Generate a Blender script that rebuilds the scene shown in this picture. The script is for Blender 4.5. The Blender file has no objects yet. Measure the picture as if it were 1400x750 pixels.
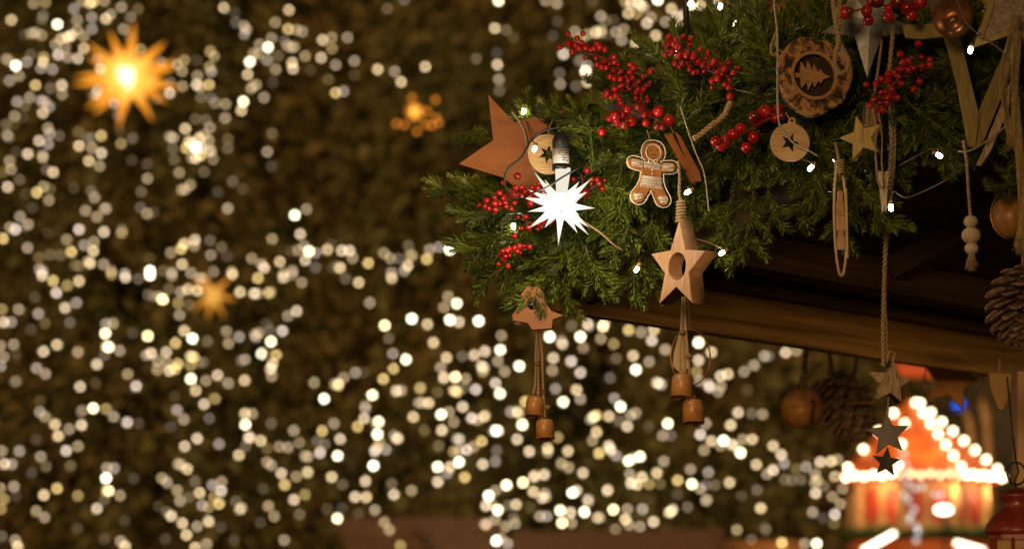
import bpy, bmesh, math, random
import numpy as np
from mathutils import Vector, Matrix, Euler
R = math.radians
rng = random.Random(7)
scene = bpy.context.scene
col = scene.collection

# ------------------------------------------------------------------ camera, world, light, exposure
LENS, SENS, W0 = 85.0, 36.0, 1400.0
K = SENS / LENS / W0                      # metres per photo pixel at one metre of depth
CAM = Vector((0, 0, 1.6)); PITCH = R(8)
FWD = Vector((0, math.cos(PITCH), math.sin(PITCH))); UP = Vector((0, -math.sin(PITCH), math.cos(PITCH)))
def P(px, py, d):
    return CAM + FWD * d + Vector((1, 0, 0)) * ((px - 700) * K * d) + UP * ((375 - py) * K * d)
cam_d = bpy.data.cameras.new('camera'); cam = bpy.data.objects.new('camera', cam_d); col.objects.link(cam)
cam.location = CAM; cam.rotation_euler = (R(90) + PITCH, 0, 0)
cam_d.lens = LENS; cam_d.sensor_width = SENS; cam_d.clip_start = 0.05; cam_d.clip_end = 2000
cam_d.dof.use_dof = True; cam_d.dof.focus_distance = 3.2; cam_d.dof.aperture_fstop = 4.55
scene.camera = cam
w = bpy.data.worlds.new('World'); scene.world = w; w.use_nodes = True
wn = w.node_tree; wn.nodes.clear()
wo = wn.nodes.new('ShaderNodeOutputWorld'); wb = wn.nodes.new('ShaderNodeBackground')
wr = wn.nodes.new('ShaderNodeValToRGB'); wt = wn.nodes.new('ShaderNodeTexCoord'); ws = wn.nodes.new('ShaderNodeSeparateXYZ')
wn.links.new(wt.outputs['Generated'], ws.inputs[0]); wn.links.new(ws.outputs['Z'], wr.inputs[0])
wn.links.new(wr.outputs[0], wb.inputs[0]); wn.links.new(wb.outputs[0], wo.inputs[0])
wr.color_ramp.elements[0].position = 0.0; wr.color_ramp.elements[0].color = (0.16, 0.085, 0.03, 1)
wr.color_ramp.elements[1].position = 0.6; wr.color_ramp.elements[1].color = (0.02, 0.015, 0.012, 1)
wb.inputs[1].default_value = 1.5          # the glow of the market over the square
sun_d = bpy.data.lights.new('sun', 'SUN'); sun = bpy.data.objects.new('sun', sun_d); col.objects.link(sun)
sun_d.energy = 2.6; sun_d.color = (1.0, 0.62, 0.29); sun_d.angle = R(17)   # very wide, weak: the lit square on the left
sun.rotation_euler = Vector((0.27, 0.95, -0.035)).to_track_quat('-Z', 'Y').to_euler()
scene.view_settings.view_transform = 'Standard'; scene.view_settings.look = 'None'
scene.view_settings.exposure = 0; scene.view_settings.gamma = 1
scene.render.engine = 'CYCLES'
cy = scene.cycles
cy.use_adaptive_sampling = False; cy.use_denoising = True
cy.max_bounces = 4; cy.diffuse_bounces = 2; cy.glossy_bounces = 2; cy.transmission_bounces = 4; cy.transparent_max_bounces = 6
cy.sample_clamp_indirect = 2.0; cy.caustics_reflective = False; cy.caustics_refractive = False

# ------------------------------------------------------------------ materials
def mat(name, color, rough=0.6, spec=0.4, metal=0.0, emit=None, estr=0.0):
    m = bpy.data.materials.new(name); m.use_nodes = True
    b = m.node_tree.nodes['Principled BSDF']
    b.inputs['Base Color'].default_value = (*color, 1); b.inputs['Roughness'].default_value = rough
    b.inputs['Specular IOR Level'].default_value = spec; b.inputs['Metallic'].default_value = metal
    if emit: b.inputs['Emission Color'].default_value = (*emit, 1); b.inputs['Emission Strength'].default_value = estr
    return m
def ramp_mat(name, stops, scale, stretch=(1, 1, 1), rough=0.6, bump=0.2, detail=6, metal=0.0, spec=0.4, dist=0.6, bdist=1.0):
    """two or more colours mixed by stretched noise in the object's own millimetres"""
    m = mat(name, stops[0][1], rough, spec, metal); nt = m.node_tree; N = nt.nodes; b = N['Principled BSDF']
    tc = N.new('ShaderNodeTexCoord'); mp = N.new('ShaderNodeMapping'); mp.inputs['Scale'].default_value = stretch
    oi = N.new('ShaderNodeObjectInfo'); ad = N.new('ShaderNodeVectorMath'); ad.operation = 'ADD'
    sc = N.new('ShaderNodeVectorMath'); sc.operation = 'SCALE'; sc.inputs[0].default_value = (311, 173, 97)
    nt.links.new(oi.outputs['Random'], sc.inputs['Scale'])
    nt.links.new(tc.outputs['Object'], ad.inputs[0]); nt.links.new(sc.outputs[0], ad.inputs[1]); nt.links.new(ad.outputs[0], mp.inputs[0])
    no = N.new('ShaderNodeTexNoise'); no.inputs['Scale'].default_value = scale; no.inputs['Detail'].default_value = detail
    no.inputs['Distortion'].default_value = dist; nt.links.new(mp.outputs[0], no.inputs['Vector'])
    rp = N.new('ShaderNodeValToRGB'); e = rp.color_ramp.elements
    while len(e) < len(stops): e.new(0.5)
    for k, (p, c) in enumerate(stops): e[k].position = p; e[k].color = (*c, 1)
    nt.links.new(no.outputs['Fac'], rp.inputs[0]); nt.links.new(rp.outputs[0], b.inputs['Base Color'])
    if bump:
        bp = N.new('ShaderNodeBump'); bp.inputs['Strength'].default_value = bump; bp.inputs['Distance'].default_value = bdist * 0.001
        nt.links.new(no.outputs['Fac'], bp.inputs['Height']); nt.links.new(bp.outputs[0], b.inputs['Normal'])
    return m
def emis(name, color, strength, sample=True):
    m = bpy.data.materials.new(name); m.use_nodes = True; nt = m.node_tree; nt.nodes.clear()
    e = nt.nodes.new('ShaderNodeEmission'); o = nt.nodes.new('ShaderNodeOutputMaterial')
    e.inputs[0].default_value = (*color, 1); e.inputs[1].default_value = strength; nt.links.new(e.outputs[0], o.inputs[0])
    if not sample: m.cycles.emission_sampling = 'NONE'
    return m
def needle_mat(name, ca, cb, under, rough=0.38, spec=0.5):
    m = mat(name, ca, rough, spec); nt = m.node_tree; N = nt.nodes; b = N['Principled BSDF']
    g = N.new('ShaderNodeNewGeometry'); oi = N.new('ShaderNodeObjectInfo')
    a = N.new('ShaderNodeMath'); a.operation = 'MULTIPLY_ADD'; a.inputs[1].default_value = 0.6
    mu = N.new('ShaderNodeMath'); mu.operation = 'MULTIPLY'; mu.inputs[1].default_value = 0.4
    nt.links.new(oi.outputs['Random'], mu.inputs[0]); nt.links.new(g.outputs['Random Per Island'], a.inputs[0]); nt.links.new(mu.outputs[0], a.inputs[2])
    mx = N.new('ShaderNodeMix'); mx.data_type = 'RGBA'; nt.links.new(a.outputs[0], mx.inputs[0])
    mx.inputs[6].default_value = (*ca, 1); mx.inputs[7].default_value = (*cb, 1)
    m2 = N.new('ShaderNodeMix'); m2.data_type = 'RGBA'; nt.links.new(g.outputs['Backfacing'], m2.inputs[0])
    nt.links.new(mx.outputs[2], m2.inputs[6]); m2.inputs[7].default_value = (*under, 1)
    nt.links.new(m2.outputs[2], b.inputs['Base Color'])
    return m
def blotch(m, c, scale):
    nt = m.node_tree; N = nt.nodes; b = N['Principled BSDF']; src = b.inputs['Base Color'].links[0].from_socket
    g = N.new('ShaderNodeNewGeometry'); no = N.new('ShaderNodeTexNoise'); no.inputs['Scale'].default_value = scale; no.inputs['Detail'].default_value = 2
    rp = N.new('ShaderNodeValToRGB'); rp.color_ramp.elements[0].position = .42; rp.color_ramp.elements[1].position = .62; mx = N.new('ShaderNodeMix'); mx.data_type = 'RGBA'
    nt.links.new(g.outputs['Position'], no.inputs['Vector']); nt.links.new(no.outputs['Fac'], rp.inputs[0]); nt.links.new(rp.outputs[0], mx.inputs[0])
    nt.links.new(src, mx.inputs[6]); mx.inputs[7].default_value = (*c, 1); nt.links.new(mx.outputs[2], b.inputs['Base Color'])
M = {}
M['needle'] = needle_mat('fir_needles', (0.022, 0.052, 0.006), (0.20, 0.25, 0.028), (0.12, 0.16, 0.055))
M['twig'] = ramp_mat('twig_bark', [(0.3, (0.10, 0.06, 0.03)), (0.7, (0.2, 0.13, 0.06))], 0.3, rough=0.85)
M['farleaf'] = needle_mat('far_fir_needles', (0.15, 0.15, 0.045), (0.19, 0.18, 0.058), (0.16, 0.15, 0.055), rough=0.7, spec=0.2)
blotch(M['farleaf'], (0.20, 0.145, 0.045), .9)
M['bark'] = ramp_mat('bark', [(0.3, (0.05, 0.035, 0.02)), (0.7, (0.12, 0.08, 0.05))], 3, (1, 1, .3), rough=0.9)
M['berry'] = ramp_mat('berry_red', [(0.35, (0.26, 0.006, 0.006)), (0.6, (0.5, 0.015, 0.012)), (0.75, (0.58, 0.04, 0.02))], 0.25, rough=0.2, spec=0.6, bump=0)
M['berrydark'] = ramp_mat('berry_dark', [(0.3, (0.12, 0.008, 0.006)), (0.7, (0.3, 0.03, 0.015))], 0.2, rough=0.12, spec=0.7, bump=0)
M['calyx'] = mat('calyx', (0.03, 0.015, 0.01), 0.8)
M['redstem'] = mat('berry_stem', (0.16, 0.05, 0.03), 0.7)
M['jute'] = ramp_mat('jute', [(0.3, (0.22, 0.14, 0.06)), (0.7, (0.50, 0.36, 0.19))], 0.6, (1, 1, .5), rough=0.95, bump=0.3)
M['cordgrey'] = ramp_mat('silver_cord', [(0.35, (0.25, 0.22, 0.16)), (0.65, (0.6, 0.55, 0.42))], 0.5, rough=0.5, bump=0.2)
M['wire'] = mat('dark_wire', (0.02, 0.02, 0.02), 0.5)
M['wirebrown'] = mat('brown_wire', (0.20, 0.14, 0.07), 0.45)
M['orangewood'] = ramp_mat('stained_plywood', [(0.25, (0.18, 0.05, 0.004)), (0.75, (0.36, 0.112, 0.009))], 0.009, (1, 1, 5), rough=0.42, bump=0.03)
M['palewood'] = ramp_mat('pale_wood', [(0.3, (0.36, 0.19, 0.085)), (0.7, (0.60, 0.36, 0.18))], 0.035, (7, 1, 1), rough=0.5, bump=0.06)
M['discwood'] = ramp_mat('disc_wood', [(0.3, (0.40, 0.25, 0.10)), (0.55, (0.52, 0.33, 0.15)), (0.7, (0.60, 0.42, 0.20))], 0.05, (1, 1, 9), rough=0.55, bump=0.05)
M['yellowwood'] = ramp_mat('yellow_wood', [(0.3, (0.38, 0.26, 0.07)), (0.7, (0.58, 0.42, 0.13))], 0.04, (8, 1, 1), rough=0.6, bump=0.1)
M['greywood'] = ramp_mat('weathered_wood', [(0.3, (0.20, 0.13, 0.065)), (0.5, (0.42, 0.30, 0.16)), (0.7, (0.56, 0.42, 0.25))], 0.06, (6, 1, 1), rough=0.7, bump=0.25)
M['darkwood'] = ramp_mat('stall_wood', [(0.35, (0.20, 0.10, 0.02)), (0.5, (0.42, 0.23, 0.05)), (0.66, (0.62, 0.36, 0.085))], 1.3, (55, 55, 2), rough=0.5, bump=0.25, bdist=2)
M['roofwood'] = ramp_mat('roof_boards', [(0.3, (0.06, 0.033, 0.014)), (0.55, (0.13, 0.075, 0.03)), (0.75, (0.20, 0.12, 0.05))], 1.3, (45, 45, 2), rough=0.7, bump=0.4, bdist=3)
M['rinddark'] = ramp_mat('tree_rind', [(0.38, (0.03, 0.016, 0.008)), (0.46, (0.14, 0.07, 0.025)), (0.56, (0.42, 0.22, 0.08)), (0.8, (0.60, 0.36, 0.16))], 0.06, (1, 1, 1), rough=0.8, bump=0.8, dist=1.2, bdist=2)
M['sliceface'] = ramp_mat('slice_face', [(0.3, (0.30, 0.15, 0.05)), (0.7, (0.48, 0.27, 0.10))], 0.05, (1, 1, 3), rough=0.6)
M['slicedark'] = ramp_mat('hole_dark', [(0.3, (0.02, 0.012, 0.007)), (0.7, (0.05, 0.028, 0.014))], 0.1, rough=0.8)
M['copper'] = ramp_mat('copper', [(0.3, (0.30, 0.12, 0.05)), (0.7, (0.55, 0.24, 0.09))], 0.05, rough=0.38, metal=0.85, bump=0.1)
M['bellbrown'] = ramp_mat('brown_bell', [(0.3, (0.30, 0.13, 0.03)), (0.7, (0.46, 0.22, 0.055))], 0.06, rough=0.36, spec=0.5, bump=0.05)
M['bellinside'] = mat('bell_inside', (0.04, 0.02, 0.01), 0.7)
M['brass'] = ramp_mat('rusty_bell', [(0.3, (0.34, 0.14, 0.035)), (0.6, (0.58, 0.28, 0.07)), (0.75, (0.7, 0.40, 0.12))], 0.05, rough=0.5, metal=0.2, bump=0.1)
M['zinc'] = ramp_mat('zinc', [(0.3, (0.16, 0.17, 0.15)), (0.5, (0.32, 0.33, 0.29)), (0.72, (0.46, 0.46, 0.40))], 0.07, rough=0.42, metal=0.35, bump=0.12)
M['slate'] = ramp_mat('grey_metal', [(0.3, (0.035, 0.033, 0.028)), (0.7, (0.085, 0.075, 0.06))], 0.06, rough=0.5, metal=0.2)
M['ginger'] = ramp_mat('gingerbread', [(0.3, (0.38, 0.15, 0.035)), (0.7, (0.56, 0.25, 0.07))], 0.08, rough=0.6, bump=0.15)
M['gingeredge'] = mat('gingerbread_edge', (0.16, 0.06, 0.02), 0.7)
M['icing'] = mat('icing', (0.80, 0.74, 0.62), 0.6)
M['black'] = mat('black_plastic', (0.015, 0.015, 0.015), 0.4)
M['label'] = ramp_mat('silver_label', [(0.45, (0.50, 0.50, 0.46)), (0.55, (0.30, 0.30, 0.27))], 0.5, (0.4, 0.4, 2.5), rough=0.3, metal=0.2, bump=0)
M['redmetal'] = ramp_mat('red_enamel', [(0.3, (0.16, 0.02, 0.012)), (0.7, (0.26, 0.04, 0.02))], 0.05, rough=0.3, spec=0.6)
M['iron'] = mat('iron', (0.03, 0.028, 0.025), 0.5, metal=0.6)
M['cone'] = ramp_mat('cone_scales', [(0.3, (0.08, 0.045, 0.024)), (0.6, (0.23, 0.14, 0.07)), (0.8, (0.42, 0.29, 0.16))], 0.12, rough=0.75, bump=0.2)
M['burlap'] = ramp_mat('burlap', [(0.35, (0.26, 0.18, 0.06)), (0.65, (0.50, 0.37, 0.17))], 0.5, (1, 1, .25), rough=0.95, bump=0.6, bdist=2)
M['ribbon'] = ramp_mat('olive_ribbon', [(0.3, (0.20, 0.14, 0.035)), (0.7, (0.34, 0.25, 0.07))], 0.03, (6, 1, 1), rough=0.6, bump=0.1)
M['bead'] = ramp_mat('bead_wood', [(0.3, (0.45, 0.33, 0.18)), (0.7, (0.66, 0.52, 0.32))], 0.08, (5, 1, 1), rough=0.6)
M['whitepaint'] = mat('white_paint', (0.75, 0.68, 0.52), 0.7)
M['leafdark'] = mat('dark_leaf', (0.08, 0.09, 0.07), 0.45)

# ------------------------------------------------------------------ builders
def tag(o, label=None, cat=None, group=None, kind=None):
    if label: o['label'] = label
    if cat: o['category'] = cat
    if group: o['group'] = group
    if kind: o['kind'] = kind
    return o
class MB:
    def __init__(s): s.v = []; s.f = []
    def add(s, v, f):
        n = len(s.v); s.v.extend([tuple(p) for p in v]); s.f.extend([tuple(i + n for i in q) for q in f]); return s
    def tube(s, pts, r, n=8, cap=True):
        pts = [Vector(p) for p in pts]; m = len(pts)
        rr = list(r) if hasattr(r, '__len__') else [r] * m
        v = []; t0 = (pts[1] - pts[0]).normalized(); a = t0.orthogonal().normalized()
        for i, p in enumerate(pts):
            t = (pts[min(i + 1, m - 1)] - pts[max(i - 1, 0)])
            t = t.normalized() if t.length > 1e-9 else t0
            a = (a - t * a.dot(t)); a = a.normalized() if a.length > 1e-6 else t.orthogonal().normalized(); b = t.cross(a)
            for k in range(n):
                an = 2 * math.pi * k / n; v.append(p + (a * math.cos(an) + b * math.sin(an)) * rr[i])
        f = [(i * n + k, i * n + (k + 1) % n, (i + 1) * n + (k + 1) % n, (i + 1) * n + k) for i in range(m - 1) for k in range(n)]
        if cap: f += [tuple(range(n - 1, -1, -1)), tuple((m - 1) * n + k for k in range(n))]
        return s.add(v, f)
    def lathe(s, prof, n=24, c=(0, 0, 0)):
        v = [(c[0] + r * math.cos(2 * math.pi * k / n), c[1] + r * math.sin(2 * math.pi * k / n), c[2] + z) for r, z in prof for k in range(n)]
        f = [(i * n + k, i * n + (k + 1) % n, (i + 1) * n + (k + 1) % n, (i + 1) * n + k) for i in range(len(prof) - 1) for k in range(n)]
        return s.add(v, f)
    def ball(s, c, r, nu=14, nv=9, sc=(1, 1, 1)):
        prof = [(max(1e-4, r * math.sin(math.pi * i / nv)), -r * math.cos(math.pi * i / nv)) for i in range(nv + 1)]
        k0 = len(s.v); s.lathe(prof, nu)
        for i in range(k0, len(s.v)):
            x, y, z = s.v[i]; s.v[i] = (c[0] + x * sc[0], c[1] + y * sc[1], c[2] + z * sc[2])
        return s
    def box(s, c, h, rot=None):
        v = [Vector((h[0] * a, h[1] * b, h[2] * d)) for a in (-1, 1) for b in (-1, 1) for d in (-1, 1)]
        if rot: v = [rot @ p for p in v]
        v = [p + Vector(c) for p in v]
        return s.add(v, [(0, 1, 3, 2), (4, 6, 7, 5), (0, 4, 5, 1), (2, 3, 7, 6), (0, 2, 6, 4), (1, 5, 7, 3)])
    def mesh(s, name, smooth=True):
        me = bpy.data.meshes.new(name); me.from_pydata(s.v, [], s.f); me.update()
        if smooth: me.polygons.foreach_set('use_smooth', [True] * len(me.polygons))
        return me
    def obj(s, name, m, parent=None, smooth=True, bevel=0):
        return link(name, s.mesh(name, smooth), m, parent, bevel)
def link(name, me, m, parent=None, bevel=0):
    if m and not me.materials: me.materials.append(m)
    o = bpy.data.objects.new(name, me); col.objects.link(o)
    if parent: o.parent = parent
    if bevel:
        b = o.modifiers.new('bevel', 'BEVEL'); b.width = bevel; b.segments = 2; b.limit_method = 'ANGLE'
    return o
def root(name, px, py, d, label, cat, group=None):
    """an Empty at the thing; its children are modelled in photo pixels (about a millimetre each)"""
    o = bpy.data.objects.new(name, None); col.objects.link(o); o.empty_display_size = 10
    o.location = P(px, py, d); s = K * d; o.scale = (s, s, s)
    return tag(o, label, cat, group)
def plate(name, outlines, t, m, parent, y=0, bevel=0.6, rot=None, loc=None):
    """a flat cut-out with thickness; the first outline is the outside, further ones are holes"""
    cu = bpy.data.curves.new(name, 'CURVE'); cu.dimensions = '2D'; cu.fill_mode = 'BOTH'
    cu.extrude = max(t / 2 - bevel, 0.01); cu.bevel_depth = bevel; cu.bevel_resolution = 1; cu.offset = -bevel
    for pts in outlines:
        sp = cu.splines.new('POLY'); sp.points.add(len(pts) - 1); sp.use_cyclic_u = True
        for p, (x, z) in zip(sp.points, pts): p.co = (x, z, 0, 1)
    tmp = bpy.data.objects.new('t', cu); col.objects.link(tmp)
    dg = bpy.context.evaluated_depsgraph_get(); me = bpy.data.meshes.new_from_object(tmp.evaluated_get(dg))
    bpy.data.objects.remove(tmp); bpy.data.curves.remove(cu)
    me.transform(Matrix.Rotation(R(90), 4, 'X')); me.materials.clear()
    o = link(name, me, m, parent)
    o.location = loc if loc else (0, y, 0)
    if rot: o.rotation_euler = Euler([R(a) for a in rot])
    return o
def star(R1, r1, n=5, rot=0, c=(0, 0), sx=1):
    return [(c[0] + sx * (R1 if i % 2 == 0 else r1) * math.sin(R(rot) + math.pi * i / n), c[1] + (R1 if i % 2 == 0 else r1) * math.cos(R(rot) + math.pi * i / n)) for i in range(2 * n)]
def circ(r, c=(0, 0), n=48, sx=1):
    return [(c[0] + sx * r * math.cos(2 * math.pi * i / n), c[1] + r * math.sin(2 * math.pi * i / n)) for i in range(n)]
def smooth(pts, step=3.0):
    pts = [Vector(p) for p in pts]
    if len(pts) == 2: pts = [pts[0], (pts[0] + pts[1]) / 2, pts[1]]
    q = [pts[0] * 2 - pts[1]] + pts + [pts[-1] * 2 - pts[-2]]; out = []
    for i in range(1, len(q) - 2):
        n = max(2, int((q[i + 1] - q[i]).length / step))
        for k in range(n):
            t = k / n; a, b, c, d = q[i - 1], q[i], q[i + 1], q[i + 2]
            out.append(0.5 * ((2 * b) + (c - a) * t + (2 * a - 5 * b + 4 * c - d) * t * t + (3 * b - a - 3 * c + d) * t ** 3))
    return out + [pts[-1]]
def twine(mb, pts, r, strands=2, fuzz=0.25, step=1.6, pitch=5.0):
    path = smooth(pts, step); n = len(path); fr = []; a = (path[1] - path[0]).orthogonal().normalized(); L = 0
    for i, p in enumerate(path):
        t = (path[min(i + 1, n - 1)] - path[max(i - 1, 0)]).normalized()
        a = (a - t * a.dot(t)).normalized(); b = t.cross(a)
        if i: L += (p - path[i - 1]).length
        fr.append((p, a.copy(), b, L))
    for s_ in range(strands):
        q = [p + (a * math.cos(2 * math.pi * (L / (pitch * r) + s_ / strands)) + b * math.sin(2 * math.pi * (L / (pitch * r) + s_ / strands))) * r * 0.5 for p, a, b, L in fr]
        mb.tube(q, r * 0.62, 6)
    for i in range(int(n * fuzz * step)):
        p, a, b, L = rng.choice(fr); an = rng.uniform(0, 6.28); dr = (a * math.cos(an) + b * math.sin(an))
        e = dr * r * rng.uniform(1.5, 2.6) + Vector((rng.gauss(0, 1), rng.gauss(0, 1), rng.gauss(0, 1))) * r * .5
        mid = p + e * .6 + Vector((0, 0, rng.uniform(-1, 1))) * r * .4
        mb.add([p, p + Vector((0.12, 0, .12)), mid + Vector((.14, 0, .14)), mid, p + e], [(0, 1, 2, 3), (3, 2, 4)])
    return mb
def loc(rt_px, rt_py, pts, y=0):
    """photo pixels to a thing's own x, y, z"""
    return [((p[0] - rt_px), (p[2] if len(p) > 2 else y), (rt_py - p[1])) for p in pts]
def dg(x): return 3.30 - 0.28 * (x - 700) / 700      # the garland comes nearer to the right
# ------------------------------------------------------------------ the square: ground, houses, far firs
GR = ramp_mat('cobbles', [(0.4, (0.035, 0.03, 0.025)), (0.6, (0.08, 0.07, 0.055))], 6, rough=0.6, bump=0.5, bdist=10)
g = MB().add([(-300, -100, 0), (300, -100, 0), (300, 500, 0), (-300, 500, 0)], [(0, 1, 2, 3)]).obj('ground', GR, smooth=False); tag(g, kind='structure')
HW = ramp_mat('plaster', [(0.35, (0.10, 0.085, 0.07)), (0.65, (0.16, 0.135, 0.11))], 0.7, rough=0.9)
HG = mat('dark_glass', (0.01, 0.012, 0.015), 0.15); HT = ramp_mat('roof_tiles', [(0.4, (0.10, 0.04, 0.025)), (0.6, (0.17, 0.07, 0.04))], 3, rough=0.9)
def house(x0, x1, y, h, label):
    r_ = bpy.data.objects.new('town_house', None); col.objects.link(r_); r_.location = ((x0 + x1) / 2, y, 0)
    tag(r_, label, 'house', 'town houses round the square'); hw = (x1 - x0) / 2
    MB().box((0, 5, h / 2), (hw, 5, h / 2)).obj('wall', HW, r_, False)
    MB().add([(-hw, -.4, h), (hw, -.4, h), (hw, 5, h + 4), (-hw, 5, h + 4), (-hw, 10.4, h), (hw, 10.4, h)], [(0, 1, 2, 3), (3, 2, 5, 4), (0, 3, 4), (1, 5, 2)]).obj('roof', HT, r_, False)
    n = int(hw * 2 / 2.6)
    for i in range(n):
        for z in [z for z in (2.2, 5.2, 8.2, 11.2) if z < h - 1.5]:
            x = -hw + (i + .5) * 2 * hw / n
            f = MB().box((x, -0.05, z), (.62, .08, .95)).obj('window', M['whitepaint'], r_, False)
            MB().box((x, -0.14, z), (.52, .03, .85)).obj('pane', HG, f, False)
house(-22, -9, 44, 10, 'dim plastered house with tiled roof far behind the fir under the big orange star')
house(-8.8, 1.5, 46, 12, 'tall dim plastered house in the gap between the two light strung firs')
house(1.8, 12, 43, 9, 'low dim plastered house behind the stall beam and its brown bells')
house(12.3, 26, 45, 12, 'dim grey plastered house behind the red roofed lit kiosk')

TREES = [(P(215, 375, 22.6), 15.5, 4.5), (P(850, 375, 21.8), 15.0, 4.4)]
def crown(h, r, seed, dens=1.0):
    q = np.random.default_rng(seed); V = []; F = []
    z = 1.2
    while z < h - .2:
        R_ = r * (1 - z / h) ** 0.85 + .15; nb = int(9 + R_ * 3.4)
        a0 = q.uniform(0, 6.28)
        for b in range(nb):
            a = a0 + 6.283 * b / nb + q.normal(0, .1); L = R_ * q.uniform(.78, 1.08)
            ca, sa = math.cos(a), math.sin(a); m = int(L / .062 * dens)
            t = np.sort(q.uniform(.12, 1, m)); d = t * L
            droop = -.32 * d - .05 * d * d + .10 * L * t ** 4
            for k in range(m):
                for _ in range(2):
                    x, y, zz = ca * d[k] + q.normal(0, .08), sa * d[k] + q.normal(0, .08), z + droop[k] + q.normal(0, .16)
                    yaw = a + q.choice([-1, 1]) * q.uniform(.3, 1.2); l = q.uniform(.10, .22) * (1.15 - .5 * t[k]); wd = q.uniform(.022, .048)
                    dx, dy, dz = math.cos(yaw) * l, math.sin(yaw) * l, -l * q.uniform(.1, .9)
                    wx, wy = -math.sin(yaw) * wd, math.cos(yaw) * wd; wz = q.normal(0, wd * .5)
                    n = len(V)
                    V += [(x, y, zz), (x + dx * .5 + wx, y + dy * .5 + wy, zz + dz * .35 + wz), (x + dx, y + dy, zz + dz), (x + dx * .5 - wx, y + dy * .5 - wy, zz + dz * .35 - wz)]
                    F.append((n, n + 1, n + 2, n + 3))
        z += q.uniform(.13, .19)
    return V, F
def fir(pos, h, r, seed, label, dens=1.0):
    t = bpy.data.objects.new('fir_tree', None); col.objects.link(t); t.location = (pos.x, pos.y, 0)
    tag(t, label, 'fir tree', 'tall firs standing on the square')
    MB().tube([(0, 0, 0), (0, 0, h * .5), (.05, 0, h)], [.26, .15, .02], 10).obj('trunk', M['bark'], t)
    V, F = crown(h, r, seed, dens); MB().add(V, F).obj('crown', M['farleaf'], t, False)
fir(TREES[0][0], TREES[0][1], TREES[0][2], 1, 'tall dark fir hung with white lights, behind the big glowing orange star')
fir(TREES[1][0], TREES[1][1], TREES[1][2], 2, 'tall dark fir hung with dense white lights, behind the brown bells and white star')
fir(P(500, 375, 28), 17, 5.0, 3, 'unlit dark fir filling the gap between the two light strung firs', .6)
fir(P(-60, 375, 27), 17, 5.0, 4, 'unlit dark fir beyond the fir with the big orange star', .6)
fir(P(1040, 375, 27), 11, 3.2, 5, 'unlit shorter dark fir beside the red roofed kiosk', .6)

# ------------------------------------------------------------------ bulbs of the far strings: photo position and brightness
def T(ox, oy, s):
    return [(ox + a / 2, oy + b / 2, c) for a, b, c in (tuple(map(float, q.split(','))) for q in s.split())]
BULBS = []
BULBS += T(0, 0, "31,55,4 92,10,3 124,8,3 118,42,2 115,53,2 157,67,5 85,92,3 97,90,3 114,97,3 67,95,1 202,25,3 225,5,3 246,10,4 255,5,4 285,3,3 332,20,3 356,47,3 378,25,2 303,40,3 290,52,4 251,48,3 252,80,3 229,99,3 211,55,3 211,83,3 196,97,4 186,102,4 172,104,3 165,108,3 152,122,3 338,80,3 355,103,3 229,133,4 213,160,4 267,163,3 275,188,4 185,157,3 178,130,3 159,150,4 119,157,3 118,170,4 112,187,3 143,190,3 73,170,3 84,150,2 18,162,3 43,180,5 28,168,2 52,208,3 26,221,3 97,233,4 138,241,2 169,233,4 170,258,3 81,267,3 47,278,3 68,290,2 122,278,3 134,292,3 117,309,4 112,275,3 131,350,3 136,365,3 162,372,2 107,385,4 132,394,3 40,318,3 62,322,1 17,340,2 20,370,3 25,376,2 39,342,1 43,415,1 76,421,4 117,430,4 117,425,3 26,440,3 30,463,3 8,470,2 127,464,2 145,471,4 53,491,2 21,511,4 119,510,3 101,526,4 134,547,3 137,517,2 69,530,1 89,568,1 216,399,4 214,360,2 277,371,4 238,378,2 252,375,2 251,404,3 277,419,4 243,440,4 272,454,3 331,393,3 362,378,2 328,360,1 361,438,1 404,450,1 403,488,3 386,524,2 402,584,3 384,567,2 420,580,1 202,514,1 250,522,2 258,540,3 234,576,3 286,570,3 290,570,3 265,593,3 216,627,4 284,634,4 333,636,3 333,628,2 182,655,3 131,637,1 195,688,4 230,670,3 257,661,3 255,686,4 247,719,4 283,722,3 240,715,3 205,724,2 216,728,2 165,698,2 137,696,2 106,703,2 77,613,3 55,592,3 42,627,4 27,621,3 70,618,2 8,652,4 75,677,3 108,735,3 117,742,3 304,740,3 341,748,3 410,740,5 409,705,1 267,247,3 271,265,3 263,258,3 255,262,2 312,283,3 323,316,2 384,135,3 441,171,3 415,192,3 464,255,4 430,270,2 466,225,2 499,236,3 484,177,3 504,165,3 498,195,3 575,141,3 586,154,3 573,183,3 578,196,3 540,208,3 538,232,4 548,238,3 572,232,4 549,266,2 577,268,2 589,282,3 617,285,3 616,323,3 563,328,2 534,325,2 574,349,3 507,352,4 465,374,3 474,377,3 473,407,2 476,436,2 490,472,3 506,518,3 497,519,3 520,506,3 517,387,4 525,392,4 545,377,4 559,370,3 571,384,3 550,402,4 535,403,5 510,405,4 570,416,3 548,425,4 535,432,4 525,432,3 584,435,3 576,412,4 558,470,2 623,380,2 623,405,2 636,496,2 622,570,3 625,568,2 664,517,1 595,525,1 612,22,4 642,35,1 645,62,2 668,72,3 674,82,3 669,94,3 693,147,3 683,170,5 677,204,4 690,238,3 687,243,3 665,278,5 660,302,4 467,691,3 495,680,4 504,666,4 533,656,4 531,672,3 498,722,4 574,657,2 606,675,2 577,697,3 688,706,3 470,745,3 621,700,1 445,740,2 583,742,3 400,448,1 539,165,1 634,742,3 522,745,3")
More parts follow.
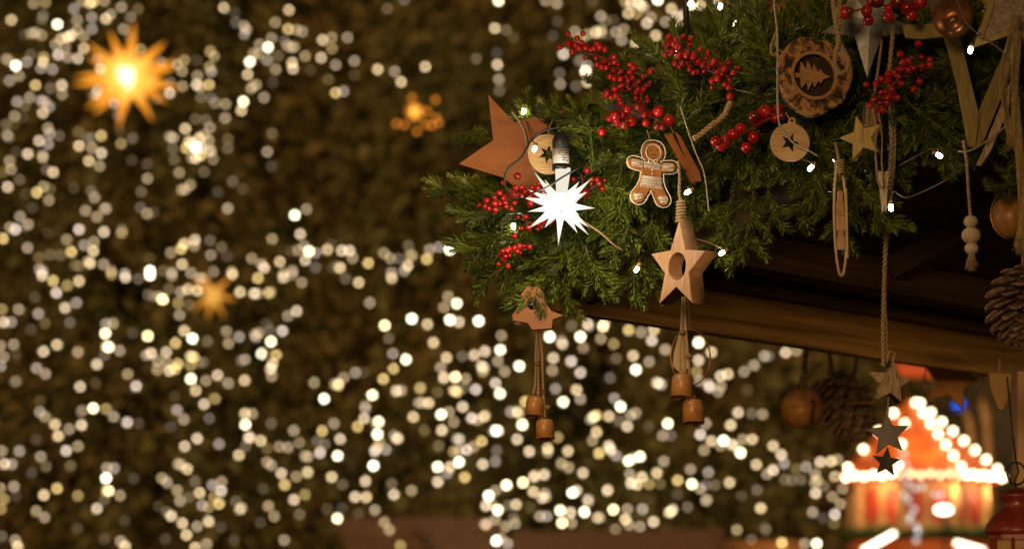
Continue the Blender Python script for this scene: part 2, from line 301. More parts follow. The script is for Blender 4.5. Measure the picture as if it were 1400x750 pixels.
BULBS += T(350, 0, "90,28,4 53,62,3 88,80,4 110,82,3 127,87,3 42,105,3 10,122,3 33,130,5 5,150,3 61,153,2 31,165,3 54,190,3 46,225,1 99,172,4 101,188,4 149,192,1 85,125,3 104,129,3 96,130,3 78,112,2 134,154,3 182,110,4 207,103,3 208,133,3 178,158,4 218,178,3 250,103,3 199,217,2 218,254,4 239,250,3 269,167,3 269,206,1 333,190,4 379,196,3 397,224,4 463,183,4 359,24,2 603,161,2 653,78,4 684,83,2 660,177,4 658,145,1 664,217,3 666,248,2 663,3,5 405,0,2 22,267,3 0,232,3 44,365,2 31,415,3 42,455,1 106,588,5 138,572,3 44,653,3 121,640,4 115,684,3 132,672,3 145,687,5 135,711,4 163,691,3 195,682,4 206,668,1 163,731,2 100,740,3 65,715,4 22,732,4 15,722,3 75,747,3 235,685,4 256,685,4 264,705,3 230,732,4 222,728,2 307,719,4 350,692,3 367,706,3 417,672,2 420,698,3 427,698,3 415,726,4 389,706,2 475,682,3 501,675,3 467,708,4 530,682,5 530,672,3 405,740,3 370,745,3 95,685,1 210,733,1")
BULBS += T(700, 0, "92,3,3 123,10,3 124,60,1 112,98,1 141,148,4 130,200,2 132,230,3 3,103,1 172,87,3 187,105,3 205,95,3 190,118,1 243,90,3 229,89,4 244,82,3 243,45,3 257,58,2 278,55,1 284,88,3 306,81,3 318,37,4 342,38,3 355,17,4 361,20,3 325,10,4 346,8,4 369,64,4 380,48,3 399,0,5 436,25,4 453,46,4 458,80,4 490,12,5 515,15,4 393,98,4 338,118,4 201,195,5 206,224,4 175,236,2 184,168,2 205,180,3 310,5,3 220,2,1 385,150,3 188,165,2 262,95,1 560,10,4 600,30,3 420,60,3 470,40,3 300,110,3 350,130,2")
BULBS += T(0, 375, "115,3,4 145,17,4 154,50,4 184,30,3 216,18,4 95,62,1 209,77,3 178,91,4 105,107,3 51,95,3 5,95,3 10,130,4 31,130,3 123,133,2 85,151,1 191,131,2 37,191,3 43,216,1 10,225,3 2,250,3 0,195,3 119,210,4 156,192,4 100,256,3 124,271,3 43,292,3 40,293,2 213,212,3 219,306,4 265,245,4 290,135,3 309,134,3 288,161,5 297,198,5 291,196,4 327,208,3 286,220,2 363,160,1 349,272,3 372,305,4 262,297,1 404,168,5 343,8,4 305,0,3 378,12,2 410,2,5 470,3,3 545,10,3 557,10,3 635,0,4 656,48,4 695,52,4 445,68,5 420,60,2 405,55,2 435,60,3 462,40,2 494,48,3 513,40,4 540,44,4 571,52,4 487,78,3 491,111,3 517,83,2 504,154,4 526,175,5 480,187,4 567,182,2 619,155,3 625,188,3 654,170,3 697,165,3 455,212,4 456,240,3 400,220,3 413,215,4 430,235,3 430,260,3 463,263,4 487,244,4 478,258,4 521,223,4 530,226,4 521,248,3 556,240,2 545,240,2 670,232,3 660,235,2 522,285,5 535,317,4 563,290,3 595,275,4 624,297,3 669,289,4 478,332,1 484,370,3 503,396,3 572,393,2 558,354,4 588,339,3 467,416,1 670,380,4 690,380,3 671,410,5 680,445,4 684,445,4 672,468,2 653,493,4 539,448,4 505,469,4 599,463,3 487,517,3 495,520,3 512,531,4 109,375,3 123,388,3 150,409,4 159,441,4 189,422,3 222,375,2 223,411,4 225,372,3 255,365,5 290,367,3 311,388,3 348,404,4 379,406,1 181,481,4 213,469,3 111,497,3 53,482,3 5,482,3 12,517,4 32,518,3 126,524,2 87,541,1 193,522,2 98,450,1 38,579,3 43,605,1 10,613,3 2,640,3 0,583,3 120,602,4 156,584,4 99,646,3 122,663,3 213,604,3 265,639,4 292,528,3 312,529,3 290,556,5 297,591,5 292,590,4 328,603,3 286,614,2 365,557,1 340,672,1 42,725,3 48,742,4 5,715,2 211,692,1 286,722,1 330,728,3 342,742,4 443,556,3 457,568,3 434,632,1 484,589,3 492,618,3 516,608,2 533,565,2 546,596,4 581,575,3 606,566,3 605,591,4 585,608,3 599,626,4 553,630,3 570,636,3 457,648,2 468,659,4 499,679,4 510,711,4 539,688,3 571,675,4 568,670,2 452,722,1 565,735,3 534,745,4 657,640,4 661,637,3 645,620,2 604,690,1 640,725,1 110,345,1")
BULBS += T(350, 375, "75,8,4 100,0,3 125,22,3 5,10,4 35,50,4 40,48,3 5,52,3 111,100,4 87,113,3 72,154,4 28,135,1 37,152,2 8,160,3 41,183,5 16,216,5 20,215,3 55,220,4 45,245,4 40,258,4 43,278,3 0,170,3 281,22,4 371,10,4 311,77,3 245,12,2 352,139,5 426,121,5 469,136,4 363,175,2 374,216,3 376,257,4 410,232,5 485,186,4 514,90,3 525,60,3 549,79,5 530,124,5 555,130,4 609,127,5 671,167,3 668,206,5 626,210,4 661,237,3 597,220,4 564,223,2 521,227,4 505,254,3 159,295,3 186,339,5 225,298,4 225,303,4 240,282,3 215,300,3 272,268,3 295,268,1 318,329,5 348,285,4 384,318,4 397,317,3 300,365,3 298,360,3 296,393,4 335,402,5 330,405,4 278,415,4 332,436,5 338,456,3 325,482,4 355,478,3 332,472,3 213,407,3 230,449,4 181,427,4 188,463,2 168,455,2 175,487,4 175,485,3 223,495,5 142,498,3 141,540,4 134,495,3 103,426,3 42,407,2 13,454,4 118,459,3 64,470,3 87,472,3 30,475,2 30,512,3 42,521,3 69,543,4 79,574,4 110,552,3 104,615,4 134,601,3 120,655,2 34,632,3 50,660,3 20,585,1 77,725,3 12,677,1 321,522,5 207,553,4 237,573,2 299,564,4 425,590,3 371,571,2 377,601,4 271,607,4 301,608,4 325,643,3 280,652,1 194,640,1 235,638,1 223,666,5 235,685,3 265,695,5 310,695,4 320,693,5 334,688,5 351,676,3 365,697,3 345,712,3 378,701,3 361,735,5 362,730,3 395,740,3 312,743,3 430,389,4 460,425,2 377,440,3 386,448,4 388,447,4 449,310,4 445,350,3 472,351,4 455,350,3 448,312,3 496,322,2 514,281,4 513,285,3 545,280,5 542,317,4 550,320,4 573,285,3 568,310,2 601,314,4 620,265,3 617,250,4 625,255,3 655,297,4 667,325,5 680,265,3 565,361,4 528,375,3 506,382,5 541,403,3 590,392,4 605,398,3 623,388,4 627,385,3 617,455,4 595,470,3 576,479,4 555,450,4 550,449,3 508,425,4 500,468,2 554,482,3 540,483,3 555,512,5 531,525,4 497,525,5 523,542,3 497,566,4 571,554,4 620,518,4 655,510,3 658,480,2 657,426,5 663,427,4 650,428,3 697,375,3 685,575,5 636,604,5 654,590,3 629,631,4 661,643,5 654,669,3 630,682,4 625,682,3 683,688,3 657,727,5 670,720,3 688,735,3 645,628,3 690,630,2")
BULBS += T(700, 375, "14,120,2 20,250,5 37,347,4 62,75,3 103,170,5 138,190,4 135,182,3 187,170,5 195,200,3 113,228,4 110,262,3 162,237,4 187,268,4 119,312,3 176,315,4 187,340,3 140,348,5 14,375,4 20,380,3 28,410,5 14,450,4 47,483,4 125,445,3 98,475,4 153,482,4 98,485,3 30,568,5 88,547,4 60,552,4 62,548,3 135,516,3 155,527,3 194,542,4 58,593,4 82,610,4 90,598,3 93,608,3 11,628,4 5,665,2 8,680,3 50,635,1 77,660,3 95,660,3 132,644,5 160,650,4 137,678,5 163,678,3 165,596,5 177,590,4 208,615,4 208,620,3 198,648,5 235,664,4 240,664,3 261,590,4 262,587,3 277,642,5 204,710,4 242,712,4 283,697,3 284,733,5 265,722,3 310,668,4 320,684,3 315,640,3 206,136,4 210,140,3 249,142,5 243,175,3 252,135,4 278,190,3 163,140,2 319,152,4 331,222,4 285,229,2 339,260,5 268,282,2 353,158,3 388,150,4 382,180,4 375,238,3 418,205,3 400,297,4 394,295,3 408,300,3 222,390,4 230,385,4 215,395,3 265,387,4 280,338,3 297,361,5 293,400,2 315,415,4 324,385,3 338,378,3 231,430,4 220,453,3 238,488,4 265,468,4 270,480,4 285,495,3 318,509,5 330,503,4 350,497,5 415,510,3 396,542,4 355,553,4 322,545,3 325,570,4 342,574,4 328,568,3 375,572,3 405,572,2 374,415,1 426,407,5 412,440,3 435,440,2 453,562,4 452,600,1 492,572,5 515,585,3 530,575,2 537,540,3 555,575,2 530,617,3 533,615,3 480,635,2 488,532,3 437,645,4 430,650,4 440,640,3 387,675,4 350,688,3 357,640,3 505,708,3 475,718,3 540,725,3 510,186,5 510,234,4 545,212,4 505,265,3 540,307,4 538,300,3 571,305,3 570,277,4 590,272,4 564,320,3 512,290,3 530,407,3 515,437,4 545,455,4 525,480,3 570,467,3 578,453,5 601,464,4 631,450,3 657,450,4 625,487,5 618,377,4 598,411,4 635,265,3 662,248,3 645,315,1 690,223,3 655,380,2 685,382,3 668,519,4 595,568,4 627,605,1 670,588,2 680,638,4 697,545,3 615,697,3 695,697,2 690,690,1 400,725,5 490,715,3 612,470,3 655,725,2 420,205,3")
RIGHT = T(1050, 375, "48,213,4 78,208,3 2,223,2 14,468,4 36,492,4 44,516,3 14,534,4 78,530,2 104,525,3 46,560,2 65,562,2 143,512,4 172,510,4 190,505,3 129,545,3 135,562,3 130,597,4 128,568,3 184,552,4 152,578,2 176,606,3 204,584,3 198,626,3 183,655,4 122,649,3 180,680,2 150,665,1 90,560,2 38,732,4 77,742,2 100,735,3 133,735,5")
BULBS += RIGHT
def tree_depth(px, py):
    best = None
    for c, h, r in TREES:
        d = 16.5
        while d < 25:
            p = P(px, py, d); rr = r * max(0, 1 - p.z / h) ** 0.85 + .2
            if (p.x - c.x) ** 2 + (p.y - c.y) ** 2 < rr * rr:
                best = min(best or 99, d); break
            d += .08
    return (best or 21.0)
BR = {1: .05, 2: .11, 3: .28, 4: .60, 5: 1.4}
BS = 0.0155                                      # bulb radius in metres
RATIO = (0.096 / (2 * BS)) ** 2
bulbmats = {}
ico = bmesh.new(); bmesh.ops.create_icosphere(ico, subdivisions=2, radius=1)
def bulb_mesh(b, tint):
    if (b, tint) not in bulbmats:
        c = [(1.0, .73, .38), (1.0, .75, .47), (.97, .76, .60), (1.0, .70, .25)][tint] if b < 5 else [(1, .88, .56), (.98, .97, .68), (1, .88, .62), (1, .82, .42)][tint]
        me = bpy.data.meshes.new('bulb'); ico.to_mesh(me); me.polygons.foreach_set('use_smooth', [True] * len(me.polygons))
        me.materials.append(emis('bulb_light', c, BR[b] * RATIO, False)); bulbmats[(b, tint)] = me
    return bulbmats[(b, tint)]
q = random.Random(3)
def light_string(pts, label, group='light strings wound round the far firs', name='light_string'):
    p3 = [(P(x, y, tree_depth(x, y) + q.uniform(-.15, .15)), b) for x, y, b in pts]
    r_ = bpy.data.objects.new(name, None); col.objects.link(r_); r_.location = p3[0][0]; tag(r_, label, 'light string', group)
    for p, b in p3:
        tint = q.choices([0, 1, 2, 3], [4, 4, 2 if b < 4 else 1, 1.2])[0]
        o = bpy.data.objects.new('bulb', bulb_mesh(int(b), tint)); col.objects.link(o); o.parent = r_; o.location = p - r_.location
        e = BS * q.uniform(.96, 1.04); o.scale = (e, e, e)
    left = [p for p, b in p3]; cur = left.pop(0); order = [cur]
    while left:
        i = min(range(len(left)), key=lambda k: (left[k] - cur).length); cur = left.pop(i); order.append(cur)
    wm = MB(); 
    for a, b in zip(order, order[1:]):
        if True:
            m = (a + b) / 2 + Vector((0, .06, -.05)); wm.tube([a - r_.location + Vector((0, .02, 0)), m - r_.location, b - r_.location + Vector((0, .02, 0))], .0022, 4)
    wm.obj('wire', M['wire'], r_)
LEFT = sorted([b for b in BULBS if b[0] < 455], key=lambda b: b[1]); MID = sorted([b for b in BULBS if b[0] >= 455], key=lambda b: b[1])
ORD = ['topmost', 'second', 'third', 'fourth', 'fifth', 'sixth', 'seventh', 'eighth', 'lowest']
def bands(lst, n, what):
    k = math.ceil(len(lst) / n)
    for i in range(n):
        o_ = ORD[i] if i < n - 1 else 'lowest'
        light_string(lst[i * k:(i + 1) * k], (f'{o_} string of white lights' + ('' if i in (0, n - 1) else ' from the top') + what))
bands(LEFT, 7, ' on the fir behind the big paper star')
bands(MID, 7, ' on the fir behind the brown bells')

# ------------------------------------------------------------------ glowing paper stars far behind
def spikes(mb, dirs, L, w, core=0, n=4):
    for i, d in enumerate(dirs):
        d = Vector(d); l = (d.length if L is None else L * (1 + 0.0 * i)); d = d.normalized(); a = d.orthogonal().normalized(); b = d.cross(a); v = [d * core + (a * math.cos(6.283 * k / n) + b * math.sin(6.283 * k / n)) * w for k in range(n)]
        mb.add(v + [d * l], [(k, (k + 1) % n, n) for k in range(n)])
    return mb
def fib(n, off=.5):
    return [(math.cos(2.39996 * i) * math.sqrt(1 - (1 - 2 * (i + off) / n) ** 2), 1 - 2 * (i + off) / n, math.sin(2.39996 * i) * math.sqrt(1 - (1 - 2 * (i + off) / n) ** 2)) for i in range(n)]
def glow_mat(name, inner, outer, r0, r1, s0, s1):
    """a lit translucent star: bright at its lamp, duller along the points"""
    m = bpy.data.materials.new(name); m.use_nodes = True; nt = m.node_tree; nt.nodes.clear(); N = nt.nodes
    tc = N.new('ShaderNodeTexCoord'); ln = N.new('ShaderNodeVectorMath'); ln.operation = 'LENGTH'; mr = N.new('ShaderNodeMapRange'); mr.inputs[1].default_value = r0; mr.inputs[2].default_value = r1
    rp = N.new('ShaderNodeValToRGB'); rp.color_ramp.elements[0].color = (*inner, 1); rp.color_ramp.elements[1].color = (*outer, 1)
    st = N.new('ShaderNodeMapRange'); st.inputs[1].default_value = 0; st.inputs[2].default_value = 1; st.inputs[3].default_value = s0; st.inputs[4].default_value = s1
    em = N.new('ShaderNodeEmission'); o = N.new('ShaderNodeOutputMaterial'); L = nt.links.new
    L(tc.outputs['Object'], ln.inputs[0]); L(ln.outputs['Value'], mr.inputs[0]); L(mr.outputs[0], rp.inputs[0]); L(mr.outputs[0], st.inputs[0]); L(rp.outputs[0], em.inputs[0]); L(st.outputs[0], em.inputs[1]); L(em.outputs[0], o.inputs[0])
    return m
def paper_star(px, py, d, rad, label, dirs, s0, s1, w=.17):
    t = root('paper_star', px, py, d, label, 'paper star', 'glowing orange paper stars')
    gm = glow_mat('orange_paper', (1, .50, .10), (1, .34, .025), rad * .12, rad * .62, s0, s1)
    spikes(MB(), [tuple(Vector(v) * rad) for v in dirs], None, rad * w, 0).obj('points', gm, t, False)
    MB().ball((0, 0, 0), rad * (.27 if s0 > 1 else .14), 16, 10).obj('lamp', emis('lamp_core', (1, .68, .42), s0 * 1.1), t)
    MB().tube([(0, 0, rad * .3), (0, 0, 400)], .8, 5).obj('cord', M['wire'], t)
flat = [(math.sin(R(a)), y, math.cos(R(a))) for a, y in ((-22, 0), (45, 0), (75, -.3), (100, .2), (150, 0), (190, .1), (232, 0), (272, 0), (310, -.2), (10, -.5), (125, -.3), (65, .5), (-60, .4), (215, -.4), (255, -.5), (335, -.5), (170, -.6), (85, -.5))]
paper_star(175, 106, 15.5, 72, 'large glowing orange paper star with many blurred points', [v for i, v in enumerate(flat) if i not in (15, 16, 11)], 2.4, 1.1, .22)
paper_star(567, 153, 17, 16, 'small glowing orange paper star with amber lights below it', fib(14), 4.2, .9, .34)
paper_star(290, 403, 18, 36, 'dull glowing orange paper star half hidden low in the fir', [flat[i] for i in (0, 1, 3, 4, 5, 6, 8)], .95, .85, .2)
am = emis('amber_bulb', (1, .30, .03), .2 * RATIO, False)
r_ = root('amber_light_string', 575, 165, 18.5, 'short string of amber lights round the small orange star', 'light string', None)
for x, y in ((542, 169), (553, 171), (570, 180), (582, 170), (596, 161), (600, 168), (595, 136), (563, 133), (584, 152), (590, 172)):
    b = MB().ball((x - 575, 0, 165 - y), BS / (K * 18.5), 10, 7).obj('bulb', am, r_)
MB().tube(smooth([(542 - 575, 1, -4), (-5, 1, -15), (7, 1, -5), (25, 1, -3), (20, 1, 29), (-12, 1, 32)], 4), .6, 5).obj('wire', M['wire'], r_)

# ------------------------------------------------------------------ unseen stall added behind the viewer to shade the right-hand side
t = bpy.data.objects.new('shade_stall', None); col.objects.link(t); t.location = (.84, -1.15, 0)
tag(t, 'unseen board stall added behind the viewer to block light on the right', 'stall')
SW = ramp_mat('plain_boards', [(0.3, (0.10, 0.06, 0.03)), (0.7, (0.2, 0.12, 0.06))], 4, (1, 1, 12), rough=0.8)
MB().box((0.15, 0, 2.6), (1.55, .7, .42)).obj('wall', SW, t, False)
MB().box((0.15, 0, .5), (1.5, .65, .5)).obj('counter', SW, t, False)
for sx in (-1.3, 1.6):
    for sy in (-.6, .6): MB().box((sx, sy, 1.59), (.05, .05, .59)).obj('post', SW, t, False)
MB().add([(-1.45, -.8, 3), (1.8, -.8, 3), (1.8, 0, 3.6), (-1.45, 0, 3.6), (-1.45, .8, 3), (1.8, .8, 3)], [(0, 1, 2, 3), (3, 2, 5, 4), (0, 3, 4), (1, 5, 2)]).obj('roof', SW, t, False)

# ------------------------------------------------------------------ huts and the lit kiosk
KW = ramp_mat('hut_boards', [(0.3, (0.07, 0.04, 0.02)), (0.7, (0.20, 0.11, 0.06))], 0.05, (1, 1, 14), rough=0.7)
t = root('market_hut', 590, 1192, 17.5, 'blurred brown wooden hut roof below the fir lights', 'market hut'); t.rotation_euler = (0, 0, R(20))
MB().box((0, 60, 170), (110, 60, 170)).obj('wall', KW, t, False)
rf = MB()
for k in range(9):
    y0, z0 = -25 + k * 9.6, 375 + k * 13.5
    rf.box((0, y0, z0 - 6), (120, 8.4, 1.6), Matrix.Rotation(R(54), 3, 'X'))
rf.obj('roof', KW, t, False)
MB().add([(20, -34, 372), (38, -34, 372), (-60, -34, 478), (-78, -34, 478), (20, -26, 372), (38, -26, 372), (-60, -26, 478), (-78, -26, 478)], [(0, 1, 2, 3), (7, 6, 5, 4), (1, 5, 6, 2), (0, 3, 7, 4)]).obj('barge_board', KW, t, False)
t = root('market_hut', 830, 1200, 16.6, 'blurred brown gabled hut under the densest lights of the fir', 'market hut'); t.rotation_euler = (0, 0, R(-24))
MB().box((0, 60, 190), (140, 60, 190)).obj('wall', KW, t, False)
rf = MB()
for k in range(8): rf.box((0, -22 + k * 10, 388 + k * 11.5), (158, 8, 1.6), Matrix.Rotation(R(49), 3, 'X'))
rf.obj('roof', KW, t, False)
t = root('market_hut', 1050, 1210, 17.0, 'low blurred hut with orange striped front beside the lit kiosk', 'market hut')
MB().box((0, 40, 200), (45, 40, 200)).obj('wall', ramp_mat('orange_boards', [(0.45, (0.25, 0.10, 0.03)), (0.55, (0.55, 0.22, 0.06))], 0.06, (1, 1, 8)), t, False)
MB().add([(-60, -20, 400), (60, -20, 400), (60, 45, 470), (-60, 45, 470), (60, 100, 400), (-60, 100, 400)], [(0, 1, 2, 3), (3, 2, 4, 5)]).obj('roof', ramp_mat('orange_roof', [(0.45, (0.3, 0.12, 0.04)), (0.55, (0.6, 0.26, 0.08))], 0.04, (1, 9, 9)), t, False)

D0 = 15.0; GY = 840 + 1.6 / (K * D0)
t = root('lit_kiosk', 1266, GY, D0, 'round kiosk with red orange roof edged in big white bulbs', 'kiosk')
def z(y): return GY - y
RO = ramp_mat('red_roof', [(0.35, (0.50, 0.07, 0.015)), (0.65, (0.75, 0.20, 0.04))], 0.05, rough=0.55)
TN = ramp_mat('kiosk_cream', [(0.35, (0.42, 0.24, 0.10)), (0.65, (0.60, 0.36, 0.16))], 0.05, rough=0.6)
RD = mat('kiosk_red', (0.42, 0.06, 0.03), 0.5); ORG = mat('kiosk_orange', (0.62, 0.13, 0.02), 0.5)
GN = mat('kiosk_green', (0.05, 0.09, 0.02), 0.8)
ang = [R(22.5 + 45 * k) for k in range(8)]; RE = 116
oct_ = lambda r, h: [(r * math.cos(a), r * math.sin(a), h) for a in ang]
ap = (-8, 0, z(541))
MB().add(oct_(RE, z(652)) + [ap], [(k, (k + 1) % 8, 8) for k in range(8)] + [tuple(range(7, -1, -1))]).obj('roof', RO, t, False)
MB().add(oct_(RE + 1, z(650)) + oct_(RE + 1, z(664)) , [(k, k + 8, (k + 1) % 8 + 8, (k + 1) % 8) for k in range(8)]).obj('fascia_board', RD, t, False)
MB().add(oct_(88, z(655)) + oct_(88, z(735)), [(k, k + 8, (k + 1) % 8 + 8, (k + 1) % 8) for k in range(8)]).obj('wall', TN, t, False)
MB().add(oct_(100, z(742)) + oct_(100, 0), [(k, k + 8, (k + 1) % 8 + 8, (k + 1) % 8) for k in range(8)] + [tuple(range(8))]).obj('counter', ORG, t, False)
fo = MB()
for k in range(90):
    a = 6.283 * k / 90; fo.ball((99 * math.cos(a), 99 * math.sin(a), z(730) + rng.uniform(-3, 3)), rng.uniform(4, 8), 6, 4)
fo.obj('greenery_band', GN, t)
for k in range(8):
    a = ang[k]; MB().lathe([(5, z(735)), (7, z(722)), (5, z(712)), (8, z(695)), (5, z(672)), (7, z(664)), (5, z(655))], 12, (94 * math.cos(a), 94 * math.sin(a), 0)).obj('column', TN, t)
for k in range(3, 8):
    a0, a1 = ang[k], ang[(k + 1) % 8]; mx, my = (math.cos(a0) + math.cos(a1)) / 2, (math.sin(a0) + math.sin(a1)) / 2; nrm = math.hypot(mx, my)
    for s_ in (-.5, .5):
        cx_ = mx * 89.5 + s_ * 34 * -my / nrm; cy_ = my * 89.5 + s_ * 34 * mx / nrm
        o = plate('panel', [circ(13, n=28), ], 2, RD, t, bevel=.3, loc=(cx_, cy_, z(695))); o.scale = (1, 1, 1.9); o.rotation_euler = (0, 0, math.atan2(my, mx) + R(90))
KB = emis('kiosk_bulb', (1.0, .72, .36), 5); KBW = emis('kiosk_bulb_white', (1.0, .80, .46), 11)
bm = MB().ball((0, 0, 0), 3.6, 12, 8).mesh('bulb'); bm.materials.append(KBW); bm2 = MB().ball((0, 0, 0), 3.6, 12, 8).mesh('bulb'); bm2.materials.append(KB)
def kb(x, y_, zz, me=bm):
    o = bpy.data.objects.new('bulb', me); col.objects.link(o); o.parent = t; o.location = (x, y_, zz)
def rib(k, n, a0=.12, a1=.97, me=bm):
    for i in range(n):
        f = a0 + (a1 - a0) * i / (n - 1); e = (RE * math.cos(ang[k]), RE * math.sin(ang[k]), z(652))
        kb(ap[0] + (e[0] - ap[0]) * f, ap[1] + (e[1] - ap[1]) * f - 3, ap[2] + (e[2] - ap[2]) * f + 4.5, me)
rib(7, 8); rib(6, 7); rib(5, 3, .4, .95); rib(4, 4, .25, .95)
for k in (4, 5, 6, 7):
    a0, a1 = ang[k], ang[(k + 1) % 8]
    for i in range(7 if k in (5, 6) else 6):
        f = (i + .5) / (7 if k in (5, 6) else 6); x = (math.cos(a0) * (1 - f) + math.cos(a1) * f) * (RE + 5); y_ = (math.sin(a0) * (1 - f) + math.sin(a1) * f) * (RE + 5)
        kb(x, y_, z(656) + (2 if i % 2 else 0), bm2 if k == 5 else bm)
for i, a in enumerate((230, 290, 335)):
    l = bpy.data.lights.new('eave_lamp', 'POINT'); l.energy = 2.2; l.color = (1, .66, .32); l.shadow_soft_size = .05
    o = bpy.data.objects.new('eave_lamp', l); col.objects.link(o); o.parent = t; o.location = (108 * math.cos(R(a)), 108 * math.sin(R(a)), z(676))
for x_, z_ in ((-45, 585), (20, 590), (70, 620)):
    l = bpy.data.lights.new('bulb_glow', 'POINT'); l.energy = 2.6; l.color = (1, .62, .28); l.shadow_soft_size = .08
    o = bpy.data.objects.new('bulb_glow', l); col.objects.link(o); o.parent = t; o.location = (x_, -118, z(z_))
# lamp in front of the kiosk and lit tubes on its counter
t2 = root('globe_lamp', 1303, GY, 14.0, 'bright oval white lamp on a post before the kiosk wall', 'lamp')
zz = (840 + 1.6 / (K * 14.0)); t2.location = P(1303, zz, 14.0); o = MB().ball((0, 0, zz - 698), 9, 16, 10, (1.3, 1, .62)).obj('globe', emis('globe', (1, .85, .6), 9), t2); o.rotation_euler = (0, 0, 0)
MB().lathe([(2, 0), (2, zz - 712), (4, zz - 706), (6, zz - 704)], 10).obj('pole', M['iron'], t2)
for a, b, lb in (((1180, 752), (1224, 728), 'slanting lit white tube low in front of the kiosk'), ((1306, 741), (1345, 752), 'nearly level lit white tube at the foot of the kiosk front')):
    t2 = root('tube_lamp', a[0], a[1], 14.2, lb, 'tube lamp', None)
    MB().tube([(0, 0, 0), (b[0] - a[0], 0, a[1] - b[1])], 3.2, 10).obj('tube', emis('tube', (1, .86, .6), 6), t2)
    MB().tube([(0, 2, -3), ((b[0] - a[0]) / 2, 2, (a[1] - b[1]) / 2 - 5), (4, 30, -(zz - a[1]) + 1)], 1.5, 6).obj('bracket', M['iron'], t2)
q2 = [(1236, 620), (1238, 635), (1233, 650), (1241, 660), (1250, 667), (1235, 675), (1240, 682), (1248, 695), (1243, 705), (1241, 709), (1251, 719), (1253, 725), (1250, 737), (1277, 675), (1285, 676), (1260, 665)]
r_ = root('curtain_light_string', 1240, 620, 12.5, 'dim string of small lights hanging before the kiosk wall', 'light string')
dm = emis('dim_bulb', (.9, .85, .75), .12 * RATIO, False)
for x, y in q2: MB().ball((x - 1240, 0, 620 - y), 3.6, 10, 7).obj('bulb', dm, r_)
MB().tube([(0, 1, 60), (-4, 1, 0), (3, 1, -60), (10, 1, -120)], .5, 5).obj('wire', M['wire'], r_)
t2 = root('blue_lamp', 1311, 553, 16.5, 'round blue lamp glowing under the stall beam', 'lamp')
MB().ball((0, 0, 0), 8, 16, 10).obj('globe', emis('blue', (.02, .14, 1), 1.1), t2); MB().tube([(0, 0, 7), (0, 0, 330)], 1, 6).obj('cord', M['wire'], t2)
t2 = root('awning', 1262, 506, 17.5, 'orange red awning edge glimpsed under the beam above the kiosk', 'awning')
MB().add([(-32, 0, -9), (34, 0, -9), (34, 40, 14), (-32, 40, 14)], [(0, 1, 2, 3)]).obj('canvas', emis('canvas_glow', (1, .13, .03), .55), t2, False)  # canvas given its own glow in place of light shining through it
MB().tube([(-30, 30, 8), (-30, 30, -(zz - 506) * 1.2)], 2, 6).obj('pole', M['iron'], t2); 
t2 = root('banner_poles', 1355, GY + 60, 18, 'pair of pale leaning poles behind the kiosk roof', 'poles')
t2.name = 'flag_pole'; t2['category'] = 'pole'; t2['label'] = 'pale leaning double pole behind the kiosk roof'
zp = 840 + 1.6 / (K * 18); t2.location = P(1355, zp, 18)
for dx, tp in ((-14, 560), (8, 545)):
    MB().tube([(dx + 30, 0, 0), (dx, 0, zp - tp - 20), (dx - 6, 0, zp - tp)], [5, 6, 4], 8).obj('pole_half', TN, t2)
# ------------------------------------------------------------------ the stall: its eaves seen from below
A = P(772, 428, 3.46); B = P(1420, 112, 3.22); C = P(1420, 524, 4.36)
U = (C - A).normalized(); V = (B - A); V = (V - U * V.dot(U)).normalized(); Nn = U.cross(V)
if Nn.z < 0: Nn = -Nn
stall = bpy.data.objects.new('market_stall', None); col.objects.link(stall); stall.location = A
tag(stall, 'dark brown wooden stall roof and fascia boards seen from below behind the garland', 'stall')
def board(name, p, q_, up, h, t, m, bev=.002):
    """a board from p to q_, its lower edge on that line, h high along up, t thick"""
    p, q_ = Vector(p) - A, Vector(q_) - A; ax = (q_ - p).normalized(); up = (up - ax * up.dot(ax)).normalized(); th = up.cross(ax)
    rot = Matrix((th, up, ax)).transposed(); L = (q_ - p).length
    mb = MB().box((0, 0, 0), (t / 2, h / 2, L / 2)); o = link(name, mb.mesh(name, False), m, stall, bev)
    o.location = (p + q_) / 2 + up * h / 2; o.rotation_euler = rot.to_euler(); return o
Z = Vector((0, 0, 1))
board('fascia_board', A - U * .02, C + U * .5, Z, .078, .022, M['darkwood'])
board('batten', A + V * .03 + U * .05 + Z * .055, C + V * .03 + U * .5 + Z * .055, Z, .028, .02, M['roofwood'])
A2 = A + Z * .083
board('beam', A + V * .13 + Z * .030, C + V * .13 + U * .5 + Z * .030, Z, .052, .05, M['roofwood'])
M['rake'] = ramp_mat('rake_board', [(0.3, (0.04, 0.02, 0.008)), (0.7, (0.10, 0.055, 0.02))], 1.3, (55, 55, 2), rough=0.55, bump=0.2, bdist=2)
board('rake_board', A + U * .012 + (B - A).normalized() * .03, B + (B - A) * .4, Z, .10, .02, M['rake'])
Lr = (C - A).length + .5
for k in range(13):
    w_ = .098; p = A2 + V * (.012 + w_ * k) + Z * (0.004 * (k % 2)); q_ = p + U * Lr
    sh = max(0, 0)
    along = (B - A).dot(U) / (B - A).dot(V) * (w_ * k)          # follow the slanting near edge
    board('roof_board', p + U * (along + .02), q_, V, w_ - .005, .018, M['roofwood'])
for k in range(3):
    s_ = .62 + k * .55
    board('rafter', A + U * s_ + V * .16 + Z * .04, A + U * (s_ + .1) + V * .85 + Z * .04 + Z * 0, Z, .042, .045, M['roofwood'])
gp = MB(); e = (B - A)
base = [A + e * f + Z * .098 + U * .06 for f in (.5, 1.4)]; up_ = Vector((.12, .05, 1))
hts = (.0, .55); q4 = [base[0], base[1], base[1] + Z * .4, A + e * .72 + Z * .098 + U * .06 + Z * .17]
th = Vector((.6, .8, 0)).normalized() * .02
